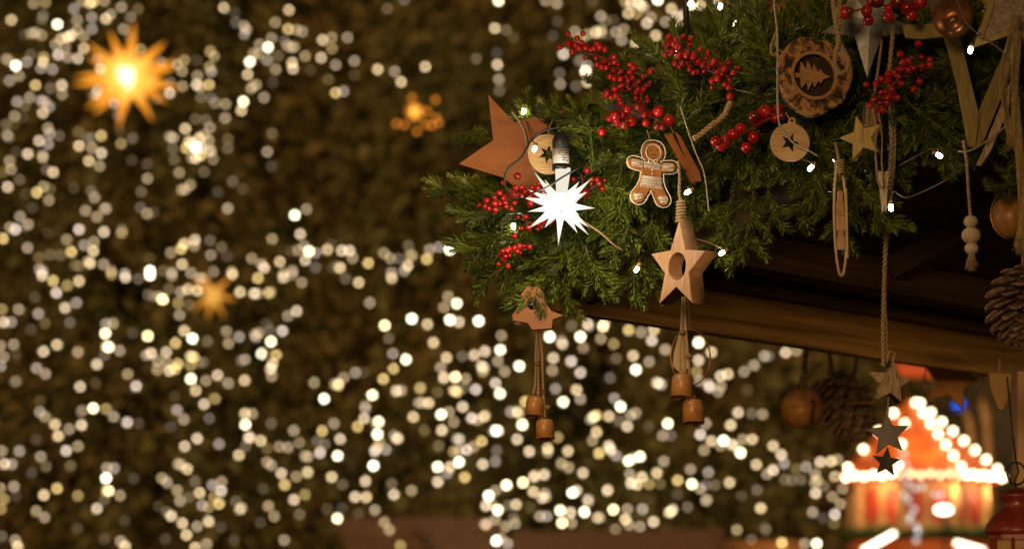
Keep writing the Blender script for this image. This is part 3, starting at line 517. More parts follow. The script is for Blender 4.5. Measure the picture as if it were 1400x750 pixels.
gp.add([p - A for p in q4] + [p - A + th for p in q4], [(0, 1, 2, 3), (7, 6, 5, 4), (0, 4, 5, 1), (1, 5, 6, 2), (2, 6, 7, 3), (3, 7, 4, 0)])
gp.obj('gable_boards', M['roofwood'], stall, False)
# light corner post at the right, in front of the fascia
board('hanging_board', P(1387, 664, 3.98), P(1388, 506, 3.98), Vector((1, 0, 0)), .055, .04, M['palewood'])
t = root('hanging_rod', 938, 20, 3.45, 'thin upright black rod rising out of the top of the fir garland', 'rod')
MB().tube([(0, 0, -70), (0, 0, 130)], 4.2, 10).obj('shaft', M['black'], t); MB().lathe([(0.1, -24), (7, -24), (7, -20), (0.1, -20)], 12).obj('collar', M['black'], t)

# ------------------------------------------------------------------ the fir garland
def frond(seed, L=120, tw=50, n_tw=7, nl=20, dens=1.0):
    """one spray of fir: needles on a stem and its side twigs; +X is the tip, +Z the upper side"""
    r = np.random.default_rng(seed); V_ = []; F_ = []; stems = MB()
    def needles(path, L0, tip):
        seg = [(path[i + 1] - path[i]).length for i in range(len(path) - 1)]; tot = sum(seg); n = int(tot / .42 * dens)
        for k in range(n):
            s = (k + r.uniform(0, 1)) / n; d = s * tot; i = 0
            while i < len(seg) - 1 and d > seg[i]: d -= seg[i]; i += 1
            p = path[i].lerp(path[i + 1], min(1, d / seg[i])); ax = (path[i + 1] - path[i]).normalized()
            side = Vector((-ax.y, ax.x, 0)).normalized(); up = ax.cross(side) * (1 if ax.cross(side).z > 0 else -1)
            ph = r.choice([0, 1, 2], p=[.41, .41, .18])
            a = {0: r.normal(15, 11), 1: 180 - r.normal(15, 11), 2: r.uniform(40, 140)}[int(ph)]
            out = side * math.cos(R(a)) + up * math.sin(R(a)); fw = R(r.normal(52, 6) - 22 * max(0, s - .75) * 4 * .7)
            dr = (ax * math.cos(fw) + out * math.sin(fw)).normalized(); l = L0 * (1 - .38 * s ** 3) * r.uniform(.78, 1.1) * (1 if s > .06 else .6)
            wd = dr.cross(out.cross(dr)).normalized() if False else ax.cross(out)
            wd = (wd - dr * wd.dot(dr)).normalized(); wd = (wd + dr.cross(wd) * r.normal(0, .25)).normalized()
            h = 1.2 * r.uniform(.85, 1.15); bend = out * -1 * l * r.uniform(-.02, .10) + ax * l * .08
            m_ = p + dr * l * .5 - bend * .5; e_ = p + dr * l + bend; b = len(V_)
            V_.extend([p - wd * h * .45, p + wd * h * .45, m_ + wd * h, m_ - wd * h, p + dr * l * .88 + bend * .7 + wd * h * .75, p + dr * l * .88 + bend * .7 - wd * h * .75, e_])
            F_.extend([(b, b + 1, b + 2, b + 3), (b + 3, b + 2, b + 4, b + 5), (b + 5, b + 4, b + 6)])
    bend = r.uniform(-.12, .12); sag = r.uniform(-.08, .12)
    main = [Vector((L * t_, L * bend * t_ * t_, -L * sag * t_ * t_)) for t_ in np.linspace(0, 1, 9)]
    stems.tube(main, [2.0 - 1.2 * i / 8 for i in range(9)], 6); needles(main, nl, True)
    for k in range(n_tw):
        f = .10 + .72 * (k / max(1, n_tw - 1)); i = f * 8; p = main[int(i)].lerp(main[min(8, int(i) + 1)], i % 1)
        sd = 1 if k % 2 else -1; l = tw * (1 - .55 * f) * r.uniform(.85, 1.15); a = R(r.uniform(42, 58)) * sd; a2 = a * .72
        q_ = [p, p + Vector((math.cos(a), math.sin(a), .03)) * l * .5]; q_.append(q_[1] + Vector((math.cos(a2), math.sin(a2), -.05)) * l * .5)
        stems.tube(q_, [1.2, 1.0, .6], 5); needles([p.lerp(q_[1], t_) for t_ in (0, .5)] + [q_[1], q_[2]], nl * .9, True)
    me = bpy.data.meshes.new('fir_branch'); nv = len(V_)
    me.from_pydata([tuple(v) for v in V_] + stems.v, [], F_ + [tuple(i + nv for i in f) for f in stems.f]); me.update()
    me.materials.append(M['needle']); me.materials.append(M['twig'])
    me.polygons.foreach_set('material_index', [0] * len(F_) + [1] * len(stems.f)); me.polygons.foreach_set('use_smooth', [True] * len(me.polygons))
    return me
FR = [frond(11, 122, 74, 5), frond(12, 132, 80, 5), frond(13, 110, 66, 4), frond(14, 98, 56, 4), frond(15, 118, 78, 4), frond(16, 84, 44, 3), frond(17, 76, 34, 2), frond(18, 132, 72, 5)]
gar = bpy.data.objects.new('fir_garland', None); col.objects.link(gar); gar.location = P(980, 200, 3.2)
tag(gar, 'thick green fir garland fixed along the sloping stall roof edge', 'garland')
GI = gar.location.copy(); front, back = [], []
ZONES = [(890, 238, 50, 3.185), (735, 212, 30, 3.235), (1112, 105, 56, 3.09), (1080, 195, 32, 3.07), (1185, 190, 34, 3.02), (1192, 34, 60, 3.08), (690, 200, 45, 3.30), (767, 282, 48, 3.19), (768, 215, 22, 3.19), (1230, 110, 42, 3.02),
         (1150, 300, 40, 3.04), (820, 85, 35, 3.25), (858, 128, 34, 3.24), (955, 90, 40, 3.2), (1025, 180, 38, 3.12), (875, 160, 34, 3.21), (700, 272, 30, 3.235), (930, 215, 34, 3.22), (745, 310, 12, 3.25), (705, 345, 14, 3.235), (935, 330, 60, 3.15), (1330, 130, 40, 3.03), (1303, 25, 30, 2.96), (1208, 262, 26, 3.06), (1205, 15, 50, 3.0), (978, 165, 30, 3.17), (1149, 40, 20, 3.0), (735, 428, 4, 3.2)]
def place(px, py, d, ang_, sc=1.0, yaw=0.0, tilt=0.0, v=None, lst=front, auto=False):
    if auto:                                                    # fir grows round the things tied on top of it
        for zx, zy, zr, zd in ZONES:
            for f in (0, .5, 1):
                qx, qy = px + 115 * sc * f * math.cos(R(ang_)), py - 115 * sc * f * math.sin(R(ang_))
                if math.hypot(qx - zx, qy - zy) < zr + 24 and d < zd + .055: d = zd + .055 + rng.random() * .02; yaw = min(yaw, 4)
    """base at a photo point; ang_ is where the tip goes in the picture (0 right, 90 up); yaw turns the tip to the viewer"""
    s = K * d * sc; ax = Vector((math.cos(R(ang_)) * math.cos(R(yaw)), -math.sin(R(yaw)), math.sin(R(ang_)) * math.cos(R(yaw))))
    nrm = Vector((0, -1, .35)); nrm = (nrm - ax * nrm.dot(ax)).normalized(); nrm = Matrix.Rotation(R(tilt), 3, ax) @ nrm; sd = nrm.cross(ax)
    m = Matrix((ax, sd, nrm)).transposed().to_4x4() @ Matrix.Scale(s, 4); m.translation = P(px, py, d) - GI
    lst.append((FR[v if v is not None else rng.randrange(len(FR))], m))
# silhouette branches read from the photograph
for a in [(676, 190, 3.34, 180, .70, 0, 15, 6), (668, 188, 3.36, 176, .55, 0, 10, 6), (706, 262, 3.34, 176, .92, 0, 35, 7), (700, 262, 3.3, 190, .7, 10, 20, 4),
          (730, 320, 3.30, 195, .9, 10, 10, 0), (720, 340, 3.27, 214, .85, 10, -10, 2), (740, 330, 3.24, 205, .85, 15, 0, 4), (690, 290, 3.30, 200, .62, 10, 0, 5),
          (770, 345, 3.25, 236, .80, 12, 5, 0), (760, 335, 3.24, 252, .82, 12, -8, 1), (770, 330, 3.22, 270, .82, 14, 8, 4), (800, 335, 3.22, 286, .72, 10, 0, 2), (800, 345, 3.24, 305, .6, 5, 0, 3),
          (870, 330, 3.25, 262, .78, 5, 10, 2), (880, 340, 3.26, 285, .78, 5, -10, 3), (860, 310, 3.23, 240, .6, 5, 10, 3), (890, 300, 3.24, 292, .62, 5, 0, 5),
          (1030, 262, 3.20, 265, .8, 0, 0, 0), (1000, 270, 3.22, 255, .78, 0, 10, 4), (1050, 260, 3.20, 285, .62, 0, 10, 3), (985, 300, 3.25, 250, .45, 0, 0, 6),
          (1150, 250, 3.14, 268, .82, 0, 0, 2), (1120, 240, 3.15, 245, .8, 0, 10, 3), (1190, 250, 3.13, 290, .8, 0, 0, 5), (1165, 240, 3.12, 305, .8, 10, 0, 4),
          (1222, 170, 3.08, 275, .7, 5, 0, 3), (1230, 160, 3.08, 262, .75, 5, 5, 4), (1205, 190, 3.08, 300, .6, 5, 0, 5), (1300, 200, 3.05, 260, .42, 10, 0, 6), (1325, 225, 3.04, 215, .5, 10, 20, 6), (1310, 212, 3.05, 245, .35, 10, 0, 6),
          (1400, 262, 3.06, 175, .62, 5, 0, 5), (1405, 250, 3.06, 190, .6, 5, 0, 6), (1400, 245, 3.08, 160, .5, 5, 0, 5),
          (735, 178, 3.38, 150, .5, 0, 20, 6), (740, 165, 3.40, 118, .55, 0, 20, 5), (760, 170, 3.38, 100, .42, 0, 10, 6), (715, 170, 3.42, 130, .42, 0, 20, 6), (780, 180, 3.35, 160, .8, 0, 20, 4),
          (800, 170, 3.34, 150, .6, 5, 10, 2), (850, 130, 3.33, 112, .55, 0, 0, 3), (830, 130, 3.35, 135, .5, 0, 10, 6), (870, 110, 3.32, 118, .5, 0, 10, 5), (905, 120, 3.30, 165, .75, 5, 20, 4), (930, 95, 3.30, 150, .62, 5, 20, 0),
          (950, 80, 3.30, 120, .55, 0, 10, 5), (975, 70, 3.28, 95, .6, 0, 0, 3), (985, 60, 3.26, 75, .7, 0, 10, 2), (1000, 60, 3.24, 60, .7, 0, 10, 0), (960, 60, 3.28, 100, .5, 0, 10, 6),
          (1010, 55, 3.22, 20, .7, 10, 10, 4), (985, 40, 3.22, 40, .6, 10, 0, 3)]:
    place(*a, auto=True)
for a in [(812, 178, 3.2, 168, .62, 5, 0, 6), (800, 200, 3.22, 158, .5, 5, 10, 6), (668, 182, 3.36, 186, .5, 0, 10, 6), (845, 215, 3.2, 200, .5, 5, 0, 6), (790, 160, 3.26, 175, .5, 0, 15, 5)]: place(*a)
SP = [(700, 285), (760, 270), (830, 235), (900, 190), (980, 140), (1060, 110), (1140, 120), (1220, 100), (1310, 100), (1430, 110)]
def spine(u):
    u = u * (len(SP) - 1); i = min(int(u), len(SP) - 2); f = u - i
    return SP[i][0] * (1 - f) + SP[i + 1][0] * f, SP[i][1] * (1 - f) + SP[i + 1][1] * f
for k in range(290):
    u = rng.random() ** .92; x, y = spine(u); down = rng.random() < .62
    a = rng.gauss(258, 38) if down else rng.gauss(112, 45)
    if u < .3 and rng.random() < .5: a = rng.gauss(205, 30)
    off = rng.uniform(0, 75) if down else rng.uniform(0, 30)
    rr = rng.uniform(.58, .9); tx = x + off * math.cos(R(a)) * .6; ty = y - off * math.sin(R(a)) * .75
    ex, ey = tx + 115 * rr * math.cos(R(a)), ty - 115 * rr * math.sin(R(a))
    low = np.interp(ex, [600, 640, 700, 760, 860, 930, 1000, 1060, 1180, 1240, 1330, 1420], [250, 345, 385, 400, 385, 350, 330, 300, 305, 245, 215, 255])
    top = np.interp(ex, [600, 650, 700, 780, 840, 900, 950, 975, 1000], [240, 225, 150, 135, 100, 72, 45, 10, -80])
    if ey > low or ey < top or ex < 635: continue
    front_ = rng.random()
    place(tx, ty, dg(tx) + .08 - .12 * front_, a, rr, rng.gauss(6, 12), rng.gauss(0, 22), lst=front if front_ > .25 else back, auto=True)
for k in range(80):                                             # the dense back of the garland
    u = rng.random(); x, y = spine(u); a = rng.uniform(0, 360)
    ex, ey = x + 70 * math.cos(R(a)), y - 90 * math.sin(R(a))
    if ex < 680 or (ex < 960 and ey < y - 45): continue
    place(x, y + rng.uniform(-20, 40), dg(x) + .12, a, .7, -10, rng.gauss(0, 20), lst=back)
rng.shuffle(front)
n0 = 54
for me, m in front[:100]:
    o = bpy.data.objects.new('fir_branch', me); col.objects.link(o); o.parent = gar; o.matrix_local = m
bmj = bmesh.new()
vv, ff, mi = [], [], []; nv = 0
for me, m in front[100:] + back:
    a = np.empty(len(me.vertices) * 3, np.float32); me.vertices.foreach_get('co', a); a = a.reshape(-1, 3); mm = np.array(m)
    vv.append(a @ mm[:3, :3].T + mm[:3, 3]); ff += [tuple(v + nv for v in p.vertices) for p in me.polygons]; x_ = np.empty(len(me.polygons), np.int32); me.polygons.foreach_get('material_index', x_); mi.append(x_); nv += len(a)
me = bpy.data.meshes.new('inner_greenery'); me.from_pydata(np.concatenate(vv).tolist(), [], ff); me.update()
me.materials.append(M['needle']); me.materials.append(M['twig']); me.polygons.foreach_set('material_index', np.concatenate(mi)); me.polygons.foreach_set('use_smooth', [True] * len(me.polygons))
o = bpy.data.objects.new('inner_greenery', me); col.objects.link(o); o.parent = gar; o['kind'] = 'stuff'
print('fronds', len(front), len(back), 'verts', nv)
bn = MB(); bn.tube([tuple(P(x, y, dg(x) + .13) - GI) for x, y in SP], .012, 8); bn.obj('core_branch', M['twig'], gar)
# ------------------------------------------------------------------ things hung in the garland
def cordpart(rt, px, py, pts, r=2.0, m='jute', strands=2, name='cord', fuzz=.25, y=0):
    return twine(MB(), loc(px, py, pts, y), r, strands, fuzz).obj(name, M[m], rt)
# -- white lit star in its socket
t = root('glowing_star', 767, 282, 3.19, 'brilliant white many pointed plastic star lit on a black and silver socket', 'star lamp')
tips = [(730, 236, -8), (711, 271, -14), (721, 293, -22), (722, 314, -8), (763, 338, -6), (805, 324, -10), (808, 287, -16), (810, 243, -4), (789, 256, -30), (745, 251, -30), (740, 270, -42), (764, 300, -50), (790, 300, -38), (776, 268, -50), (747, 312, -25), (785, 315, -16), (797, 270, -28), (752, 262, -40), (800, 305, 12), (735, 300, 16), (775, 240, 18), (722, 255, 20), (770, 285, 48), (790, 270, 40), (745, 285, 40), (765, 318, 30)]
dirs = [((x - 767), yy, 282 - y) for x, y, yy in tips]
sm = MB()
for d in dirs:
    d = Vector(d); l = d.length; n_ = d.normalized(); a = n_.orthogonal().normalized(); b = n_.cross(a)
    l = max(l, 50); v = [n_ * 13 + (a * math.cos(k * math.pi / 2) + b * math.sin(k * math.pi / 2)) * 7.4 for k in range(4)]
    sm.add(v + [n_ * l], [(k, (k + 1) % 4, 4) for k in range(4)])
gm = glow_mat('lit_white_plastic', (1, .97, .92), (1, .78, .50), 18, 58, 1.7, .5)
nt = gm.node_tree; em = [n for n in nt.nodes if n.type == 'EMISSION'][0]; ou = [n for n in nt.nodes if n.type == 'OUTPUT_MATERIAL'][0]
df = nt.nodes.new('ShaderNodeBsdfDiffuse'); df.inputs[0].default_value = (.05, .05, .045, 1); ad = nt.nodes.new('ShaderNodeAddShader')
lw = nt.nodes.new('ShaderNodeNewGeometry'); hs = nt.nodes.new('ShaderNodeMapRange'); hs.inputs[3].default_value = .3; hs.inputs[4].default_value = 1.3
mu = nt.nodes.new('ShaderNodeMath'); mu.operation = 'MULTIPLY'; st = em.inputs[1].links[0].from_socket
dotn = nt.nodes.new('ShaderNodeVectorMath'); dotn.operation = 'DOT_PRODUCT'; dotn.inputs[1].default_value = (-.5, -.6, .62)  # shading put into the glow: facets facing the upper left are brighter
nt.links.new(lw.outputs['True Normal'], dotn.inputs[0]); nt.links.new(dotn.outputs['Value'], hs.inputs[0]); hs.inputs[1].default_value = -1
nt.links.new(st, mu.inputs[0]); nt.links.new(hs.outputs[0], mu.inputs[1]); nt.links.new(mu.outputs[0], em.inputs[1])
nt.links.new(em.outputs[0], ad.inputs[0]); nt.links.new(df.outputs[0], ad.inputs[1]); nt.links.new(ad.outputs[0], ou.inputs[0])
sm.obj('points', gm, t, False); MB().ball((0, 0, 0), 19, 16, 10).obj('hub', emis('hub_glow', (1, .97, .92), 2), t)
nk = MB().lathe([(0.1, 17), (7.5, 18), (10.5, 50), (10.5, 53), (0.1, 53)], 20).obj('neck', emis('lit_neck', (1, .90, .74), .9), t)
so = MB().lathe([(11.5, 50), (12.2, 51), (12.2, 57), (11.3, 57), (11.3, 82), (12, 83), (12, 92), (9, 97), (8, 104), (0.1, 105)], 24).obj('socket', M['black'], t)
MB().lathe([(11.4, 58), (11.6, 58), (11.6, 79), (11.4, 79)], 24).obj('label_band', M['label'], so)
lt = MB()
for i in range(5):
    for j in range(7):
        if rng.random() < .75:
            a = R(-100 + j * 9); zz_ = 62 + i * 3.4; wd = rng.uniform(.5, 1.4)
            lt.box((11.75 * math.cos(a), 11.75 * math.sin(a), zz_), (.1, wd, .45), Matrix.Rotation(a, 3, 'Z'))
lt.obj('fine_print', M['black'], so, False)
MB().tube(smooth(loc(767, 282, [(770, 180, 4), (762, 172, 6), (742, 176, 10), (725, 190, 12), (712, 215, 0), (697, 228, -8), (690, 243, -8), (692, 258, -8), (703, 270, -10), (712, 275, -14), (728, 272, -50), (748, 265, -58), (768, 250, -46), (790, 236, -40), (797, 226, -10), (805, 215, 10)]), 3), 1.5, 8).obj('cable', M['wire'], t)
for o_ in (nk,): o_.rotation_euler = (0, R(3), 0)
# point light added in front of that star, standing in for its light
ld = bpy.data.lights.new('star_fill', 'POINT'); ld.energy = 1.2; ld.color = (1, .86, .66); ld.shadow_soft_size = .04; lo = bpy.data.objects.new('star_fill', ld); col.objects.link(lo); lo.parent = t; lo.location = (0, -75, -10)

# -- big stained stars
t = root('wooden_star', 705, 200, 3.30, 'big flat orange brown stained wooden star at the tip of the garland', 'star')
pts = [(668, 129), (700, 163), (725, 165), (774, 151), (748, 178), (738, 190), (742, 215), (744, 262), (714, 246), (712, 250), (690, 244), (627, 226), (672, 195), (674, 188)]
pts = [(666, 128), (702, 168), (775, 149), (733, 200), (738, 212), (762, 262), (712, 235), (716, 292), (690, 245), (628, 226), (675, 192)]
pts = [(667, 128), (702, 167), (776, 149), (728, 200), (752, 258), (716, 238), (719, 292), (688, 245), (627, 226), (674, 192)]
pts = [(667, 128), (703, 167), (776, 149), (731, 205), (755, 262), (712, 240), (716, 290), (697, 258), (688, 244), (627, 225), (674, 192)]
body = plate('star_body', [[(x - 705, 200 - y) for x, y in [(667, 128), (703, 167), (776, 149), (722, 201), (752, 295), (687, 244), (627, 225), (674, 192)]]], 7, M['orangewood'], t)
cordpart(t, 705, 200, [(700, 155, -8), (708, 165, -10), (717, 183, -10), (721, 205, -8), (727, 228, -8), (737, 245, -8), (746, 258, 0)], 1.7, 'cordgrey')
t = root('wooden_star', 1055, 22, 3.22, 'small stained wooden star high in the garland, cut by the top frame edge', 'star')
plate('star_body', [[(x - 1055, 22 - y) for x, y in [(1047, -18), (1056, 5), (1082, 8), (1069, 18), (1083, 40), (1060, 26), (1043, 44), (1046, 16), (1030, 2), (1045, 0)]]], 6, M['orangewood'], t)
t = root('wooden_figure', 735, 420, 3.26, 'small stained wooden bell shaped angel hanging under the garland tip', 'ornament')
plate('figure_body', [[(x - 735, 418 - y) for x, y in [(722, 388), (712, 400), (714, 410), (700, 428), (702, 436), (722, 440), (728, 449), (756, 448), (757, 436), (772, 430), (755, 424), (746, 410), (744, 398), (736, 390)]], circ(8.5, (-7, 5), 24, .75)], 9, M['orangewood'], t, rot=(0, 0, -12))
cordpart(t, 735, 418, [(733, 395, 2), (738, 378, 8), (745, 352, 90)], 1.3)

# -- discs with a cut star
def disc(px, py, d, r, label, rot=(0, 0, 0), s_rot=0, sr=.52, ring=False, tm='discwood', ns=5):
    t = root('wooden_disc', px, py, d, label, 'ornament', 'round discs with a cut-out star')
    a = circ(r, n=56)
    if ring: a = [p for p in circ(r, n=72) if not (abs(p[0]) < 5 and p[1] > 0)]; a = [(r * math.cos(R(90 - 12 - i * 336 / 60)), r * math.sin(R(90 - 12 - i * 336 / 60))) for i in range(61)] + [(-5, r + 3), (-4, r + 7), (0, r + 8.5), (4, r + 7), (5, r + 3)]
    b = plate('disc_body', [a, star(r * sr, r * sr * .42, ns, s_rot)] + ([circ(2, (0, r + 3.5), 16)] if ring else []), 3.6, M[tm], t, rot=rot, bevel=.4)
    return t
t = disc(749, 211, 3.235, 28, 'round blond wood disc with a cut-out star beside the black lamp socket', (0, 0, 8), 12, .48, ns=6)
cordpart(t, 749, 211, [(749, 186, 2), (752, 170, 10), (756, 160, 22)], 1.2)
t = disc(1080, 195, 3.07, 27, 'round wood disc with a cut-out star, hung on a twisted silver cord', (0, 6, 4), 14, .52, True)
cordpart(t, 1080, 195, [(1060, -30, -8), (1061, 10, -8), (1064, 40, -8), (1064, 80, -9), (1063, 120, -9), (1064, 165, -9), (1070, 180, -9), (1082, 195, -7), (1093, 203, -7), (1105, 208, -6), (1118, 212, 6)], 1.5, 'cordgrey', 2, 'silver_cord', .05)
cordpart(t, 1080, 195, [(1080, 167, 0), (1079, 160, 1), (1076, 152, 8)], 1.0)

# -- berries
bs = MB().ball((0, 0, 0), 1, 16, 11).mesh('berry'); bs.materials.append(M['berry']); bs2 = bs.copy(); bs2.materials.clear(); bs2.materials.append(M['berrydark'])
cl = MB().ball((0, -.93, 0), .2, 6, 4).mesh('calyx'); cl.materials.append(M['calyx'])
def sprig(path, n, spread, r, d, label, big=(), seed=1, dark=0.12, leaf=None):
    q = random.Random(seed); cx, cy_ = path[0]
    t = root('berry_sprig', cx, cy_, d, label, 'berries', 'sprigs of red berries'); sp_ = smooth(loc(cx, cy_, path), 3); st_ = MB().tube(sp_, 1.3, 6)
    placed = []; pos = []
    for k in range(n * 30):
        if len(placed) >= n: break
        p = sp_[int(q.random() * (len(sp_) - 1))]; e = p + Vector((q.gauss(0, spread), q.gauss(-3, spread * .6), q.gauss(0, spread)))
        rr = r * q.uniform(.72, 1.15)
        if all((e - f).length > (rr + g) * .86 for f, g in placed): placed.append((e, rr)); pos.append((p, e, rr))
    for bx, by, br_ in big: e = Vector((bx - cx, q.uniform(-6, 3), cy_ - by)); pos.append((min(sp_, key=lambda s: (s - e).length), e, br_))
    for p, e, rr in pos:
        st_.tube([p, (p + e) / 2 + Vector((0, 1, -1)), e], .55, 4)
        o = bpy.data.objects.new('berry', bs2 if q.random() < dark else bs); col.objects.link(o); o.parent = t; o.location = e; o.scale = (rr, rr, rr * q.uniform(.92, 1.06))
        o.rotation_euler = (q.gauss(-.2, .7), 0, q.gauss(0, .8))
        c = bpy.data.objects.new('calyx', cl); col.objects.link(c); c.parent = o
    st_.obj('stem', M['redstem'], t)
    return t
sprig([(785, 62), (800, 72), (820, 78), (838, 88), (858, 108)], 40, 8.5, 4.5, 3.25, 'tall sprig of small red berries rising at the upper left edge of the garland', [(817, 61, 5), (787, 63, 5)], 1)
sprig([(832, 128), (850, 118), (868, 112), (878, 140)], 32, 8.5, 4.5, 3.24, 'sprig of small red berries just below the tall one, above the dark leaf', [(845, 133, 5), (848, 143, 5)], 2)
sprig([(905, 168), (890, 160), (868, 158), (845, 162), (836, 172)], 13, 8, 7.4, 3.21, 'loose sprig of larger glossy red berries above the gingerbread man', [(900, 153, 8), (857, 150, 7.5), (843, 163, 7), (876, 147, 8)], 3, .35)
sprig([(918, 62), (935, 76), (955, 90), (975, 100), (997, 106)], 47, 8.0, 5.0, 3.2, 'dense slanting sprig of red berries across the upper middle of the garland', [(997, 134, 5.6), (995, 122, 4.6), (921, 60, 5.6), (1002, 100, 5)], 4)
sprig([(982, 200), (1000, 190), (1020, 180), (1045, 165), (1062, 158)], 6, 8, 7.5, 3.12, 'open sprig of big red berries between the rope and the bark slice', [(986, 199, 9.2), (1003, 183, 8.6), (1013, 175, 8), (1031, 187, 9), (1035, 163, 10), (1046, 152, 9.6), (1069, 158, 7.5), (1020, 203, 8), (992, 190, 6)], 5, .2)
sprig([(1196, 140), (1205, 128), (1222, 115), (1238, 95), (1252, 85)], 47, 10, 4.9, 3.02, 'round clustered sprig of red berries beside the long jute twine', [(1272, 82, 5.2), (1206, 151, 5.2)], 6, .05)
sprig([(1150, 18), (1172, 14), (1200, 8), (1235, 6), (1262, 0)], 3, 8, 7, 3.0, 'sprig of big dark red berries over the zinc star at the top edge', [(1156, 17, 9.4), (1184, 17, 8), (1187, 28, 8), (1199, 2, 10), (1214, 23, 8.5), (1240, 12, 9.5), (1258, 4, 9.5), (1228, 2, 9), (1246, 22, 8), (1250, 10, 8)], 7, .25)
sprig([(668, 282), (685, 276), (700, 268), (722, 262), (733, 268)], 38, 7.0, 4.6, 3.235, 'sprig of red berries immediately behind the left points of the white star', [], 8)
sprig([(720, 303), (735, 308), (750, 305)], 12, 6, 4.2, 3.25, 'few red berries half hidden under the white star', [], 9)
sprig([(685, 352), (700, 345), (722, 337)], 17, 6, 4.3, 3.235, 'lowest small sprig of red berries among the fir below the white star', [], 10)
sprig([(822, 248), (812, 255), (800, 262), (795, 238)], 12, 8, 4.6, 3.25, 'red berries peeping out right behind the white star', [(800, 264, 8), (817, 246, 5)], 11)
t = root('dark_leaf', 850, 150, 3.26, 'pointed grey dark leaf under the upper red berries', 'leaf')
plate('blade', [[(x - 850, 150 - y) for x, y in [(824, 147), (840, 138), (850, 134), (868, 142), (885, 160), (866, 164), (845, 162)]]], 1.2, M['slate'], t, bevel=.3, rot=(10, 0, 15)); MB().tube([(0, 3, -2), (20, 5, -4), (40, 20, -4)], 1.2, 6).obj('stalk', M['twig'], t)

# -- gingerbread man
GX, GYY = 890, 238
t = root('gingerbread_man', GX, GYY, 3.185, 'gingerbread man ornament with white lace icing hanging among the fir', 'ornament')
half = [(0, 44), (8, 42.5), (13, 37), (15, 29), (13, 22), (9, 17.5), (12, 16), (20, 18), (28, 19), (33, 17), (34.5, 12), (32, 7), (26, 5), (18, 4), (14.5, 3), (14, -3), (15, -10), (19, -20), (25, -29), (27, -35), (24, -40.5), (17, -42.5), (11, -40), (7, -33), (3, -25), (0, -21)]
def gb(off):
    c = Vector((0, 0)); hp = [Vector((p[0], p[1])) for p in half]; full = hp + [Vector((-p.x, p.y)) for p in reversed(hp[1:-1])]
    sp2 = smooth([(p.x, p.y, 0) for p in full] + [(full[0].x, full[0].y, 0)], 1.2)[:-1]; out = []
    for i in range(len(sp2)):
        a, b = sp2[i - 1], sp2[(i + 1) % len(sp2)]; tt = (b - a); nn = Vector((tt.y, -tt.x, 0)).normalized() if tt.length > 1e-6 else Vector((0, 0, 0)); out.append((sp2[i].x - nn.x * -off * -1, sp2[i].y - nn.y * off))
    return out
gp_ = bpy.data.objects.new('cookie', None)
full0 = gb(0)
body = plate('cookie', [full0], 9, M['ginger'], t, bevel=1.2); body.rotation_euler = (0, R(4), R(16))
body2 = body
ic = MB(); yf = -5.0
def line(pts, r=.75, close=False):
    pts = [(p[0], yf, p[1]) for p in pts]; ic.tube(pts + ([pts[0]] if close else []), r, 6)
def inside_off(k): return [(x * 1, z_) for x, z_ in gb(k)]
ln_ = []
for i, (x, z_) in enumerate(gb(2.6)): ln_.append((x, z_))
line(ln_, .8, True)
for cx_, cz in ((0, 29.5),): line([(10.6 * math.cos(a), cz + 11.2 * math.sin(a)) for a in np.linspace(-.9, math.pi + .9, 30)], .7)
def scallop(x0, x1, z0, n, r, dz=-1, rows=1, slope=0):
    for k in range(n):
        c = (x0 + (x1 - x0) * (k + .5) / n, z0 + slope * (k + .5) / n); ww = abs(x1 - x0) / n / 2
        line([(c[0] + ww * math.cos(a), c[1] + dz * r * abs(math.sin(a))) for a in np.linspace(0, math.pi, 7)], .5)
        line([(c[0] + ww * .5 * math.cos(a), c[1] + dz * r * .5 * abs(math.sin(a))) for a in np.linspace(0, math.pi, 6)], .42)
    line([(x0, z0), (x1, z0 + slope)], .6)
scallop(-13, 13, 14.5, 5, 4.5); scallop(-12, 12, 10, 4, 3.6)
for sd in (-1, 1):
    scallop(sd * 15, sd * 30, 12, 4, 4.6, 1); scallop(sd * 15, sd * 30, 11, 4, 4, -1); line([(sd * 15, 16), (sd * 15, 7)], .6)
    scallop(sd * 11, sd * 24, -32, 4, 4); scallop(sd * 12, sd * 24.5, -33, 4, 3.4, 1); scallop(sd * 14, sd * 23, -38, 3, 2.6, 1)
    ic.ball((sd * 3.6, yf, 31), 0.01, 4, 3)
scallop(-13, 13, -5, 6, 4.2); scallop(-14.5, 14.5, -10, 6, 4.6); scallop(-16, 16, -15.5, 7, 4.6); scallop(-14, 14, -7, 5, 3, 1); line([(-15, -12.5), (15, -12.5)], .6)
for cz in (4.5, -.5): ic.lathe([(0.1, 0), (1.2, 0), (0.9, .8), (0.1, 1)], 10); 
for cz in (5, 0): ic.ball((0, yf, cz), 1.3, 10, 7, (1, .5, 1))
bow = [(0, 17.5), (6, 21), (6, 14), (0, 17.5), (-6, 21), (-6, 14), (0, 17.5)]; line(bow, 1.1)
icn = ic.obj('icing', M['icing'], t); icn.rotation_euler = (0, R(4), R(16))
fc = MB(); fc.ball((-3.6, yf + .4, 32), 1.1, 8, 6); fc.ball((3.6, yf + .4, 32), 1.1, 8, 6); fc.tube([(x, yf + .2, 25.5 + abs(x) * abs(x) * .12) for x in (-3, -1.5, 0, 1.5, 3)], .55, 5)
fce = fc.obj('face', M['gingeredge'], t); fce.rotation_euler = (0, R(4), R(16))
cordpart(t, GX, GYY, [(890, 196, 1), (889, 186, 8), (886, 172, 22)], 1.0)

